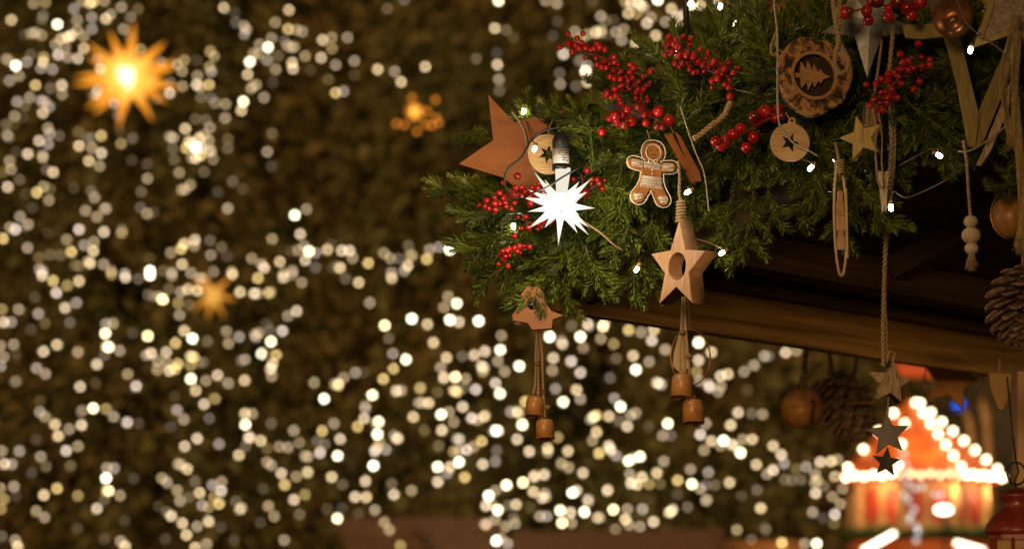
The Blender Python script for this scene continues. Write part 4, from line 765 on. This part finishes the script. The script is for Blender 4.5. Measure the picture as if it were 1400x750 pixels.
# -- leaning stained slats and thick star with bells
t = root('wooden_frame_star', 935, 222, 3.22, 'narrow open stained wood star seen edge-on right of the gingerbread man', 'ornament')
for n_, pts in (('slat', [(908, 183), (918, 181), (941, 225), (944, 238), (935, 232)]), ('slat', [(922, 180), (930, 186), (956, 236), (959, 250), (949, 250), (940, 226)]), ('slat', [(936, 236), (945, 232), (951, 254), (943, 250)])):
    plate(n_, [[(x - 935, 222 - y) for x, y in pts]], 9, M['orangewood'], t, y=rng.uniform(-4, 4), bevel=.8)
cordpart(t, 935, 222, [(921, 182, 0), (918, 168, 8), (915, 150, 20)], 1.1)
def strung_bells(t, cx, cy, bells, cords, beads, rb=14, hb=30):
    for x, y, tilt in bells:
        b = MB().lathe([(0.1, -hb * .5 + 4), (rb * .92, -hb * .5 + 2), (rb * 1.0, -hb * .5), (rb * 1.04, -hb * .5), (rb * .97, hb * .3), (rb * .9, hb * .44), (rb * .78, hb * .5), (0.1, hb * .5 + .6)], 28).obj('bell', M['bellbrown'], t)
        b.location = (x - cx, 0, cy - y); b.rotation_euler = (R(-8), R(tilt), 0)
        rg = MB().tube([(3.6 * math.cos(a), 0, hb * .5 + 3.4 + 3.8 * math.sin(a)) for a in np.linspace(0, 6.283, 17)], .8, 6).obj('ring', M['copper'], b)
        MB().ball((0, 0, -hb * .5 - 1), 3, 10, 7).obj('clapper', M['bellinside'], b)
    for c in cords: cordpart(t, cx, cy, c, 1.9, 'jute', 2, 'cord', .3)
    for x, y, r_ in beads:
        o = MB().ball((x - cx, -1, cy - y), r_, 12, 8, (1, 1, .85)).obj('bead', M['cone'], t)
t = root('bell_pendant', 738, 520, 3.33, 'pair of brown cup bells on jute strings below the wooden angel', 'bells', 'hanging pairs of brown bells')
strung_bells(t, 738, 520, [(731, 556, 4), (745, 587, -3)], [[(735, 448), (733, 480), (732, 520), (729, 538)], [(738, 448), (741, 480), (742, 510), (744, 570)], [(736, 448, 3), (736, 500, 3), (736, 540, 3)]], [(734, 497, 4.2), (743, 536, 4), (748, 557, 5)], 12.5, 27)
t = root('bell_pendant', 938, 490, 3.26, 'pair of larger brown cup bells on jute strings under the thick pierced star', 'bells', 'hanging pairs of brown bells')
strung_bells(t, 938, 490, [(932, 528, 4), (947, 563, -1)], [[(934, 405), (932, 450), (930, 495), (931, 512)], [(937, 405), (938, 450), (942, 500), (946, 545)], [(935, 410, 3), (936, 470, 4), (937, 530, 4)]], [(933, 454, 5), (942, 487, 5.2), (944, 520, 4)], 14.5, 32)
t = root('thick_star', 935, 365, 3.15, 'thick pale wooden star with an oval hole, hung on wrapped rope', 'star')
st = plate('star_body', [star(63, 28, 5, 0), circ(19, (0, 0), 40)], 24, M['palewood'], t, bevel=1.0, rot=(0, 5, -56))
cordpart(t, 935, 365, [(934, 306, 0), (933, 280, 0), (930, 262, 2), (931, 240, 6), (930, 215, 14)], 2.2)
wr = MB()
for k in range(7):
    z_ = 63 + k * 4.4; wr.tube([((6.2 - .25 * k) * math.cos(a), (5.6 - .25 * k) * math.sin(a), z_ + 1.6 * a / 6.283) for a in np.linspace(0, 6.283, 15)], 2.1, 6)
wr.obj('rope_wrap', M['jute'], t).location = (-3, 0, 0)
t = root('hoop_ornament', 944, 488, 3.42, 'thin wire hoop holding a pale bell shape behind the larger bells', 'ornament')
MB().tube([(27 * math.cos(a) , 0, 38 * math.sin(a)) for a in np.linspace(0, 6.283, 49)], 1.0, 6).obj('hoop', M['copper'], t)
plate('pale_shape', [[(x - 944, 488 - y) for x, y in [(930, 452), (922, 478), (919, 500), (932, 512), (943, 500), (940, 470)]]], 4, M['bead'], t, y=0)
cordpart(t, 944, 488, [(944, 450), (942, 420), (940, 380, 12)], 1.2)

# -- bark slice with a fir cut-out
SX, SY = 1112, 105
t = root('bark_slice', SX, SY, 3.09, 'round bark slice ornament with a carved fir tree lying in its dark centre', 'ornament')
q = random.Random(5); outer = []
for i in range(72):
    a = 2 * math.pi * i / 72; r_ = 53 + 2.2 * math.sin(3 * a + 1) + 1.2 * math.sin(7 * a) + q.uniform(-.7, .7); outer.append((r_ * math.cos(a), r_ * math.sin(a) * 1.02))
plate('rind', [outer, circ(31, (0, 0), 48)], 16, M['rinddark'], t, bevel=2.0, rot=(0, 0, 14))
plate('rim', [circ(34, n=48), circ(29.5, n=48)], 6, M['sliceface'], t, y=-6.5, rot=(0, 0, 14))
plate('centre', [circ(30.5, n=48)], 3, M['slicedark'], t, y=3, rot=(0, 0, 14))  # dark disc standing in for the shade of the open hole
tr = []
for k, (x, h) in enumerate([(-27, 3), (-20, 3), (-19, 19), (-11, 9), (-9, 21), (-2, 8), (0, 16), (7, 6), (9, 11), (14, 4), (24, 0)]): tr.append((x, h))
plate('carved_tree', [tr + [(x, -h) for x, h in reversed(tr[:-1])]], 4, M['sliceface'], t, y=-3, rot=(0, 0, 14), bevel=.6)
cordpart(t, SX, SY, [(1064, 70, -6), (1057, 78, -10), (1053, 70, -12), (1058, 52, -12), (1062, 45, -10), (1060, 62, -12), (1067, 72, -10), (1078, 72, -9)], 1.8, 'jute', 2, 'bow', .2)

# -- knotted rope loop
t = root('rope_loop', 1145, 40, 3.0, 'thick fuzzy jute rope loop hanging over the bark slice', 'rope')
cordpart(t, 1145, 40, [(1138, -40), (1140, 0), (1143, 30), (1146, 55, -2), (1142, 75, -3), (1140, 92, -4), (1147, 102, -4), (1156, 98, -3), (1159, 84, -1), (1152, 68, 2), (1146, 50, 3), (1148, 20), (1150, -40)], 3.4, 'jute', 3, 'rope', .6)
MB().ball((0, -2, 22), 7, 10, 7, (1, .8, 1.3)).obj('knot', M['jute'], t)

# -- zinc star, a raised five pointed metal star
def relief_star(name, px, py, d, R1, r1, ht, rot, label, m, rz=0, hole=True):
    t = root(name, px, py, d, label, 'star'); p = star(R1, r1, 5, rot); mb = MB()
    v = [(x, 0, z_) for x, z_ in p] + [(0, -ht, 0), (0, ht * .5, 0)]; mb.add(v, [((i + 1) % 10, i, 10) for i in range(10)] + [(i, (i + 1) % 10, 11) for i in range(10)])
    o = mb.obj('star_body', m, t, False); o.rotation_euler = (0, 0, R(rz)); return t
t = root('zinc_star', 1192, 34, 3.08, 'large raised zinc grey metal star behind the dark berries', 'star')
zp = [(1122, 45), (1160, 22), (1158, -28), (1186, 0), (1222, -30), (1215, 22), (1256, 44), (1205, 50), (1184, 108), (1168, 50)]
zv = [(x - 1192, 0, 34 - y) for x, y in zp] + [(-4, -11, 4), (-4, 6, 4)]
MB().add(zv, [(i, (i + 1) % 10, 10) for i in range(10)] + [((i + 1) % 10, i, 11) for i in range(10)]).obj('star_body', M['zinc'], t, False)
cordpart(t, 1192, 34, [(1201, 46, -14), (1203, 60, -10), (1199, 90, -10), (1194, 120, -10), (1190, 150, -10)], 1.9)
# -- long twine with three stars
t = root('star_mobile', 1213, 523, 3.22, 'long jute twine with a weathered wooden star and two grey stars below', 'mobile')
cordpart(t, 1213, 523, [(1201, 60, -210), (1193, 120, -215), (1190, 160, -215), (1194, 230, -200), (1198, 300, -130), (1203, 380, -60), (1206, 440, -20), (1208, 500, 0)], 3.0, 'jute', 2, 'twine', .45)
cordpart(t, 1213, 523, [(1196, 160, -205), (1199, 240, -190), (1202, 330, -100), (1205, 400, -45), (1211, 450, -10), (1213, 495, 3)], 2.5, 'jute', 2, 'twine', .4)
plate('wooden_star', [star(31, 14, 5, 8)], 15, M['greywood'], t, bevel=.8, rot=(0, 0, 22), loc=(3, 0, 0))
MB().tube([(6, 0, 24), (12, -3, 40), (4, -2, 44), (0, -1, 28)], 2, 6).obj('loop', M['jute'], t)
MB().tube([(1, 0, -20), (0, 0, -45)], 1.2, 6).obj('link_wire', M['jute'], t)
o = plate('grey_star', [star(31, 13.5, 5, -4)], 4, M['slate'], t, bevel=.8, rot=(0, 0, -12), loc=(0, 4, -70)); MB().tube([(0, 4, -90), (-2, 4, -96)], 1, 6).obj('link_wire', M['jute'], t)
o = plate('small_star', [star(21, 9, 5, 6)], 4, M['slate'], t, bevel=.6, rot=(0, 0, 10), loc=(-3, 4, -108))
# -- small yellow star hung with twine bundle
t = root('yellow_star', 1180, 190, 3.02, 'small thick yellowish wooden star tied to the jute twine', 'star')
plate('star_body', [star(32, 14, 5, -12)], 17, M['yellowwood'], t, bevel=1, rot=(0, 0, -30), loc=(0, 0, 0))
cordpart(t, 1180, 190, [(1192, 150, -14), (1196, 180, -16), (1194, 205, -16), (1197, 250, -14), (1204, 262, -8)], 1.7); cordpart(t, 1180, 190, [(1200, 155, -12), (1204, 190, -12), (1203, 230, -12), (1210, 262, -8)], 1.2)
fr_ = MB()
for k in range(26): 
    x = rng.uniform(-8, 12); fr_.tube([(x + 8, -8, 48), (x + 6, -9, 20), (x + rng.uniform(0, 10), -9, -rng.uniform(0, 12))], .5, 4)
fr_.obj('frayed_twine', M['jute'], t)
# -- edge-on hoop with stepped wood tree
t = root('oval_hoop', 1149, 300, 3.04, 'narrow oval wood hoop seen edge-on with a stepped tree inside', 'ornament')
MB().tube([(9.5 * math.cos(a), 8 * math.cos(a), 78 * math.sin(a)) for a in np.linspace(0, 6.283, 65)], 1.8, 8).obj('hoop', M['discwood'], t)
for i, (z0, z1, w_) in enumerate([(40, 24, 3.5), (24, 4, 5.2), (4, -16, 5.6), (-16, -24, 4), (-24, -42, 5)]):
    MB().box((0, 0, (z0 + z1) / 2), (w_, 3, abs(z0 - z1) / 2)).obj('tree_step', M['palewood' if i % 2 == 0 else 'sliceface'], t, False, .6)
MB().box((9, 6, -5), (1.5, 3, 48)).obj('side_strip', M['yellowwood'], t, False, .5)
wr = MB()
for k in range(5): wr.tube([(5.5 * math.cos(a), 5.5 * math.sin(a), 60 + k * 4 + a) for a in np.linspace(0, 6.283, 13)], 2.0, 6)
wr.obj('rope_wrap', M['jute'], t); cordpart(t, 1149, 300, [(1149, 240), (1148, 215), (1146, 190, 14)], 2.2)
t = root('wooden_peg', 1208, 262, 3.06, 'small pale wooden peg holding the wire next to the long twine', 'peg')
for s_ in (-1, 1): MB().box((s_ * 2.6, 0, 0), (2.2, 4, 28), Matrix.Rotation(R(4 * s_), 3, 'Y')).obj('peg_half', M['bead'], t, False, .6)
MB().tube([(4 * math.cos(a), 4.6 * math.sin(a), 6) for a in np.linspace(0, 6.283, 13)], .8, 5).obj('spring', M['iron'], t)

# -- copper apple, decorated star, V of slats, ribbons at the right edge
t = root('copper_apple', 1303, 25, 2.96, 'shiny copper orange apple at the top right of the garland', 'ornament')
prof = [(0.1, -22), (6, -26), (14, -25), (23, -15), (27.5, 0), (26, 14), (18, 24), (9, 27), (4, 24), (0.1, 19)]
pr = smooth([(r_, 0, z_) for r_, z_ in prof], 2); o = MB().lathe([(max(.1, p.x), p.z) for p in pr], 36).obj('fruit', M['copper'], t); o.rotation_euler = (R(-62), R(12), 0); o.location = (0, 0, 0)
MB().tube([(0, -20, -8), (2, -27, -11), (6, -30, -12)], 1.5, 6).obj('stalk', M['twig'], t)
t = root('lace_star', 1392, 2, 2.97, 'large wooden star with white snowflake print at the upper right corner', 'star')
plate('star_frame', [star(92, 45, 5, 8), star(78, 36, 5, 8)], 14, M['yellowwood'], t, bevel=1, rot=(0, 0, 8))
plate('inset', [star(80, 38, 5, 8)], 4, ramp_mat('printed_inset', [(.44, (.36, .27, .16)), (.5, (.62, .52, .38)), (.56, (.36, .27, .16))], .07, bump=0, dist=1.5), t, y=-1, rot=(0, 0, 8), bevel=.4)
fl = MB()
for cx_, cz in ((-42, -15), (-20, 12), (5, -18), (-48, 22), (-30, -40), (10, 20)):
    for k in range(6):
        a = k * math.pi / 3; e = Vector((math.cos(a), 0, math.sin(a))); p0 = Vector((cx_, -3.8, cz)); fl.tube([p0, p0 + e * 9], .55, 4)
        for s_ in (-1, 1): b = Vector((math.cos(a + s_ * .8), 0, math.sin(a + s_ * .8))); fl.tube([p0 + e * 5.5, p0 + e * 5.5 + b * 3.2], .45, 4)
o = fl.obj('snowflakes', M['whitepaint'], t)
t = root('slat_v', 1335, 125, 3.03, 'tall V of flat olive brown wooden slats under the copper apple', 'ornament')
plate('slat', [[(x - 1335, 125 - y) for x, y in [(1290, 40), (1312, 40), (1322, 90), (1337, 160), (1330, 204), (1321, 202), (1308, 120)]]], 6, M['ribbon'], t, y=-3)
plate('slat', [[(x - 1335, 125 - y) for x, y in [(1398, 30), (1378, 60), (1352, 120), (1332, 165), (1333, 205), (1345, 190), (1375, 120), (1404, 60)]]], 6, M['ribbon'], t, y=4)
plate('thin_strip', [[(x - 1335, 125 - y) for x, y in [(1382, 110), (1365, 150), (1340, 210), (1331, 228), (1338, 229), (1352, 208), (1378, 150)]]], 3, M['greywood'], t, y=-2)
plate('top_bar', [[(x - 1335, 125 - y) for x, y in [(1235, 32), (1280, 30), (1300, 48), (1262, 52), (1240, 50)]]], 6, M['ribbon'], t, y=2)
def ribbon(px, py, d, pts, wd, m, label, name='burlap_ribbon', fray=True):
    t = root(name, px, py, d, label, 'ribbon', None); sp_ = smooth(loc(px, py, [(p[0], p[1], p[2]) for p in pts]), 4); v = []; n = len(sp_)
    for i, p in enumerate(sp_):
        tw_ = pts[min(len(pts) - 1, int(i / n * len(pts)))][3]; c, s_ = math.cos(R(tw_)), math.sin(R(tw_))
        for k in range(7):
            u = (k / 6 - .5) * wd; v.append((p.x + u * c, p.y + u * s_ + 1.2 * math.sin(k * 1.3 + i * .3), p.z))
    o = MB().add(v, [(i * 7 + k, i * 7 + k + 1, (i + 1) * 7 + k + 1, (i + 1) * 7 + k) for i in range(n - 1) for k in range(6)]).obj('band', m, t)
    so_ = o.modifiers.new('solid', 'SOLIDIFY'); so_.thickness = 1.0
    if fray:
        fm = MB(); e = sp_[-1]
        for k in range(34):
            x = e.x + (rng.random() - .5) * wd; fm.tube([(x, e.y, e.z + 3), (x + rng.gauss(0, 2), e.y - rng.random() * 4, e.z - rng.uniform(4, 9)), (x + rng.gauss(0, 5), e.y - rng.random() * 6, e.z - rng.uniform(9, 22))], .45, 4)
        fm.obj('frayed_end', m, t)
    return t
ribbon(1385, 100, 2.93, [(1392, 20, 0, 20), (1384, 50, -6, 30), (1374, 90, -8, 10), (1370, 130, -4, 30), (1376, 165, 0, 50), (1380, 190, -3, 20)], 15, M['burlap'], 'short burlap ribbon with a frayed end beside the wooden V')
ribbon(1392, 160, 2.91, [(1395, 40, 0, 10), (1389, 90, -4, 25), (1388, 150, -4, 15), (1393, 230, -2, 10), (1394, 300, 0, 15), (1390, 330, 0, 10)], 13, M['burlap'], 'long burlap ribbon hanging at the right edge above the big cone')
t = root('wooden_bead_string', 1327, 300, 3.0, 'three pale wooden beads threaded on jute with a tassel', 'beads')
cordpart(t, 1327, 300, [(1320, 190), (1324, 225), (1325, 260), (1327, 300)], 2.2)
for y, r_ in ((303, 9.6), (322, 13), (340, 9.6)): MB().ball((0, 0, 300 - y), r_, 20, 12, (1, 1, .92)).obj('bead', M['bead'], t)
fm = MB()
for k in range(60): x = rng.gauss(0, 2.5); fm.tube([(x * .6, rng.gauss(0, 1.5), -46), (x - 2, rng.gauss(0, 3), -58), (x * 1.6 - 2, rng.gauss(0, 4), -rng.uniform(62, 72))], .5, 4)
fm.obj('tassel', M['jute'], t); MB().lathe([(3.2, -44), (4.2, -50), (3.8, -56)], 12).obj('tassel_binding', M['jute'], t)
cordpart(t, 1327, 300, [(1312, 205, 0), (1326, 206, -6), (1345, 196, -8), (1365, 182, -8), (1385, 165, -4)], 1.5, 'jute', 2, 'tie')
# -- cones
def cone(mb, L, R_, n=150, seed=1, tip=1.0, open_=1.0):
    q = random.Random(seed)
    for i in range(n):
        f = (i + .5) / n; z_ = -L / 2 + f * L; prof_ = math.sin(math.pi * min(1, (f * .86 + .12))) ** .7; rr = R_ * prof_; a = i * 2.39996
        l = R_ * (.62 + .3 * prof_) * q.uniform(.9, 1.08); w_ = R_ * .30 * (.6 + .4 * prof_); el = R(8 + 50 * f) * open_
        ax = Vector((math.cos(a) * math.cos(el), math.sin(a) * math.cos(el), math.sin(el))); sd = Vector((-math.sin(a), math.cos(a), 0)); up = ax.cross(sd)
        up = -up if up.z < 0 else up
        b = Vector((math.cos(a) * rr * .25, math.sin(a) * rr * .25, z_ - 2)); e = b + ax * (rr * .98)
        v = [b - sd * w_ * .3, b + sd * w_ * .3, e - ax * w_ * .9 + sd * w_, e + sd * w_ * .55, e + up * w_ * .15 + ax * w_ * .25, e - sd * w_ * .55, e - ax * w_ * .9 - sd * w_]
        lo_ = [p - up * w_ * .22 for p in v]; mid = e - ax * w_ * .3 + up * w_ * .3; nn = 7
        mb.add(v + lo_ + [mid], [(k, (k + 1) % nn, 14) for k in range(nn)] + [tuple(range(13, 6, -1))] + [(k, k + 7, (k + 1) % nn + 7, (k + 1) % nn) for k in range(nn)])
    return mb
t = root('pine_cone', 1397, 418, 2.95, 'large open brown pine cone hanging at the right frame edge', 'pine cone', 'hanging pine cones')
o = cone(MB(), 100, 44, 84, 3).obj('scales', M['cone'], t, False); o.rotation_euler = (R(170), R(14), R(40)); MB().tube([(0, 0, -40), (0, 0, 40)], 12, 8).obj('core', M['bark'], t)
cordpart(t, 1384, 418, [(1386, 375), (1390, 330, 6), (1392, 290, 8)], 2)
tf = MB()
for k in range(40): a = rng.uniform(0, 6.28); tf.tube([(8, -4, 70), (8 + 8 * math.cos(a), -5 + 5 * math.sin(a), 80 + 5 * math.sin(a)), (8 + 17 * math.cos(a), -6, 82 + 14 * math.sin(a))], .5, 4)
tf.obj('bow', M['jute'], t)
t = root('dark_bauble', 1382, 296, 3.12, 'dark brown round bell behind the burlap ribbon above the big cone', 'bell')
o = MB().ball((0, 0, 0), 27, 28, 18, (1, 1, 1.12)).obj('shell', M['bellbrown'], t); MB().tube([(27.5 * math.cos(a), 0, 2 + 33 * math.sin(a)) for a in np.linspace(2.2, 4.6, 20)], 1.1, 6).obj('hoop', M['copper'], t)
cordpart(t, 1382, 296, [(1382, 268), (1380, 230, 4)], 2)
# -- under the stall: sleigh bell, cones, hoop star
t = root('sleigh_bell', 1098, 558, 4.3, 'round rusty sleigh bell with a slot hanging under the stall beam', 'bell')
b = MB().ball((0, 0, 0), 30, 30, 20, (1, 1, .95)).obj('shell', M['brass'], t); MB().lathe([(29.6, -1.2), (31.4, -1.2), (31.4, 1.2), (29.6, 1.2)], 36).obj('seam', M['brass'], b)
o = MB().box((9, -27.5, -8), (1.6, 4, 14), Matrix.Rotation(R(12), 3, 'Y')).obj('slot', M['bellinside'], t, False, .5); MB().ball((9, -26.5, 7), 3.4, 10, 6).obj('slot_end', M['bellinside'], t)
MB().tube([(5 * math.cos(a), 0, 32 + 6 * math.sin(a)) for a in np.linspace(0, 6.283, 17)], 1.6, 6).obj('ring', M['iron'], t)
cordpart(t, 1098, 558, [(1100, 528), (1101, 500), (1104, 468), (1104, 440)], 3.6); MB().ball((2, -2, 42), 6, 10, 7, (1.2, 1, .9)).obj('knot', M['jute'], t)
t = root('pine_cone', 1157, 556, 4.3, 'long slanting brown pine cone hanging beside the sleigh bell', 'pine cone', 'hanging pine cones')
o = cone(MB(), 92, 33, 80, 5, open_=.9).obj('scales', M['cone'], t, False); o.rotation_euler = (R(178), R(-28), 0); o.location = (0, 0, 0)
cordpart(t, 1157, 556, [(1140, 522), (1138, 505), (1136, 480), (1138, 450)], 3.2); MB().ball((-20, -2, 48), 6, 10, 7).obj('knot', M['jute'], t)
t = root('pine_cone', 1128, 533, 4.42, 'small brown pine cone squeezed between sleigh bell and long cone', 'pine cone', 'hanging pine cones')
o = cone(MB(), 44, 15, 60, 6).obj('scales', M['cone'], t, False); o.rotation_euler = (0, R(75), 0); cordpart(t, 1128, 533, [(1160, 530), (1170, 505), (1171, 480), (1171, 455)], 2.8)
t = root('hoop_star', 1304, 530, 4.35, 'dull wooden star inside a thin hoop under the beam, before the blue lamp', 'ornament')
MB().tube([(40 * math.cos(a), 0, 42 * math.sin(a) + 10) for a in np.linspace(0, 6.283, 60)], 1.1, 6).obj('hoop', M['copper'], t)
plate('star_body', [star(42, 20, 5, 14)], 8, M['ginger'], t, bevel=1, loc=(-4, 2, 10)); cordpart(t, 1304, 530, [(1304, 478), (1304, 450)], 1.5)
t = root('hanging_heart', 1368, 540, 3.7, 'dark wooden wedge with chain hanging under the beam near the post', 'ornament')
plate('wedge', [[(-16, 30), (16, 30), (14, 6), (4, -18), (0, -22), (-5, -18), (-14, 8)]], 10, M['darkwood'], t, bevel=1.5); cordpart(t, 1368, 540, [(1368, 512), (1368, 490)], 1.5)
# -- red lantern
t = root('red_lantern', 1392, 729, 3.55, 'glossy dark red metal lantern with a tiered round cap at the lower right corner', 'lantern')
MB().lathe([(0.1, 62), (5, 62), (12, 60), (17, 56), (25, 54), (26, 50), (20, 47), (19, 36), (24, 32), (34, 24), (43, 12), (46, 5), (46, 2), (42, 0), (0.1, 0)], 40).obj('cap', M['redmetal'], t)
MB().lathe([(38, 1), (40, -2), (40, -8), (36, -8)], 8).obj('top_rim', M['redmetal'], t, False)
for k in range(8):
    a = R(22.5 + 45 * k); MB().tube([(37 * math.cos(a), 37 * math.sin(a), -6), (37 * math.cos(a), 37 * math.sin(a), -88)], 2.2, 6).obj('bar', M['redmetal'], t)
MB().lathe([(0.1, -96), (42, -96), (44, -92), (40, -88), (0.1, -86)], 8).obj('base', M['redmetal'], t, False)
gl = MB().add([(35.5 * math.cos(R(22.5 + 45 * k)), 35.5 * math.sin(R(22.5 + 45 * k)), z_) for z_ in (-7, -87) for k in range(8)], [(k, k + 8, (k + 1) % 8 + 8, (k + 1) % 8) for k in range(8)]).obj('glass', mat('lantern_glass', (.8, .55, .25), .15), t, False)
gl.data.materials[0].node_tree.nodes['Principled BSDF'].inputs['Transmission Weight'].default_value = .85
MB().lathe([(0.1, -50), (14, -50), (14, -86), (0.1, -86)], 20).obj('candle', emis('warm_candle', (1, .55, .16), 1.6), t)
MB().tube([(0, 0, 60), (-3, 0, 72), (3, 0, 84), (0, 0, 100)], 1.4, 6).obj('chain', M['iron'], t)
MB().tube([(13 * math.cos(a), 0, 82 + 15 * math.sin(a)) for a in np.linspace(0, 6.283, 25)], 1.5, 6).obj('handle', M['iron'], t)
MB().tube([(0, 0, 97), (-4, 0, 140), (-8, 5, 215)], 1.2, 6).obj('hook', M['iron'], t)
# -- rope swag deep in the garland and thin cords
t = root('jute_rope', 965, 175, 3.17, 'loosely frayed jute rope lying in the fir between berries', 'rope')
cordpart(t, 965, 175, [(948, 190), (958, 184), (975, 170), (990, 158), (996, 146), (1000, 138)], 4, 'jute', 3, 'rope', 1.2)
t = root('thin_cord', 940, 150, 3.2, 'thin pale cord running down the fir left of the jute rope', 'cord')
cordpart(t, 940, 150, [(930, 145), (938, 172), (950, 208), (962, 240), (968, 290, 6)], 1.1, 'cordgrey', 2, 'cord', .05)
t = root('twig_stem', 825, 318, 3.2, 'bare curved brown twig below the right side of the white star', 'twig')
MB().tube(smooth(loc(825, 318, [(795, 300, 4), (812, 312, 0), (825, 322, -2), (838, 334, -2), (851, 342, 2)]), 3), [1.6] * 0 or 1.5, 6).obj('stem', M['wirebrown'], t)

# ------------------------------------------------------------------ the fairy lights woven through the garland
t = root('fairy_light_chain', 1000, 200, 3.12, 'wired chain of small white fairy lights woven through the fir garland', 'light string')
FB = emis('fairy_bulb', (1.0, .86, .66), 34); CP = mat('bulb_cap', (.45, .30, .08), .3)
lens_ = MB().lathe([(0.1, -6), (2.0, -5), (2.9, -2.5), (2.8, 1), (2.4, 3)], 14).mesh('bulb'); lens_.materials.append(FB)
capm = MB().lathe([(2.9, 3), (3.1, 6), (2.4, 9), (0.1, 9)], 12).mesh('cap'); capm.materials.append(CP)
bulb_spots = [(731, 203, 3.17, 20), (941, 262, 3.13, 60), (988, 345, 3.17, 60), (871, 367, 3.17, 30), (1109, 229, 3.03, 40), (1283, 212, 3.0, -60), (1218, 283, 3.0, 0), (1327, 68, 2.93, 20), (945, 5, 3.2, 60), (985, 8, 3.2, 10),
       (922, 70, 3.30, 0), (716, 151, 3.36, 0), (1071, 50, 3.22, 10), (1058, 150, 3.2, 40), (906, 170, 3.3, 30), (1005, 32, 3.29, 10), (702, 308, 3.3, 0), (850, 215, 3.3, 0), (1140, 215, 3.2, 0), (1250, 165, 3.16, 0)]  # second row: hidden bulbs added deep in the fir to make it glow
for x, y, d, a in bulb_spots:
    o = bpy.data.objects.new('bulb', lens_); col.objects.link(o); o.parent = t; o.matrix_parent_inverse = Matrix.Identity(4)
    p = (P(x, y, d) - t.location) / t.scale.x; o.location = p; o.rotation_euler = (R(rng.uniform(-30, 30)), R(a), 0)
    c = bpy.data.objects.new('cap', capm); col.objects.link(c); c.parent = o
wr = MB()
def wpt(x, y, d): return tuple((P(x, y, d) - t.location) / t.scale.x)
for seg in ([(945, -10, 3.2), (985, 0, 3.25), (1070, 40, 3.25), (1065, 62, 3.28), (1060, 140, 3.2), (1035, 130, 3.12), (1010, 124, 3.14), (990, 124, 3.3), (906, 160, 3.35)],
            [(1290, -20, 2.94), (1310, 5, 2.93), (1322, 32, 2.93), (1340, 48, 2.93), (1372, 72, 2.93), (1388, 100, 2.92), (1392, 130, 3.0)], [(1327, 60, 2.94), (1335, 50, 2.95), (1342, 46, 2.95)],
            [(1290, -20, 2.94), (1200, -40, 3.05), (1070, 40, 3.25)], [(1218, 276, 3.0), (1222, 262, 3.0), (1238, 270, 3.0), (1262, 262, 3.01), (1290, 248, 3.02), (1308, 236, 3.05), (1330, 215, 3.1)], [(1283, 205, 3.02), (1270, 205, 3.06), (1230, 226, 3.1)],
            [(988, 340, 3.18), (975, 334, 3.18), (965, 330, 3.2), (930, 320, 3.25)], [(941, 256, 3.15), (950, 250, 3.2), (975, 235, 3.28), (1040, 200, 3.2), (1109, 222, 3.06)], [(871, 362, 3.2), (878, 350, 3.24), (900, 330, 3.3)], [(731, 197, 3.19), (725, 185, 3.25), (716, 151, 3.34)]):
    wr.tube(smooth([wpt(*s) for s in seg], 3), .95, 6)
wr.obj('wire', M['wirebrown'], t)
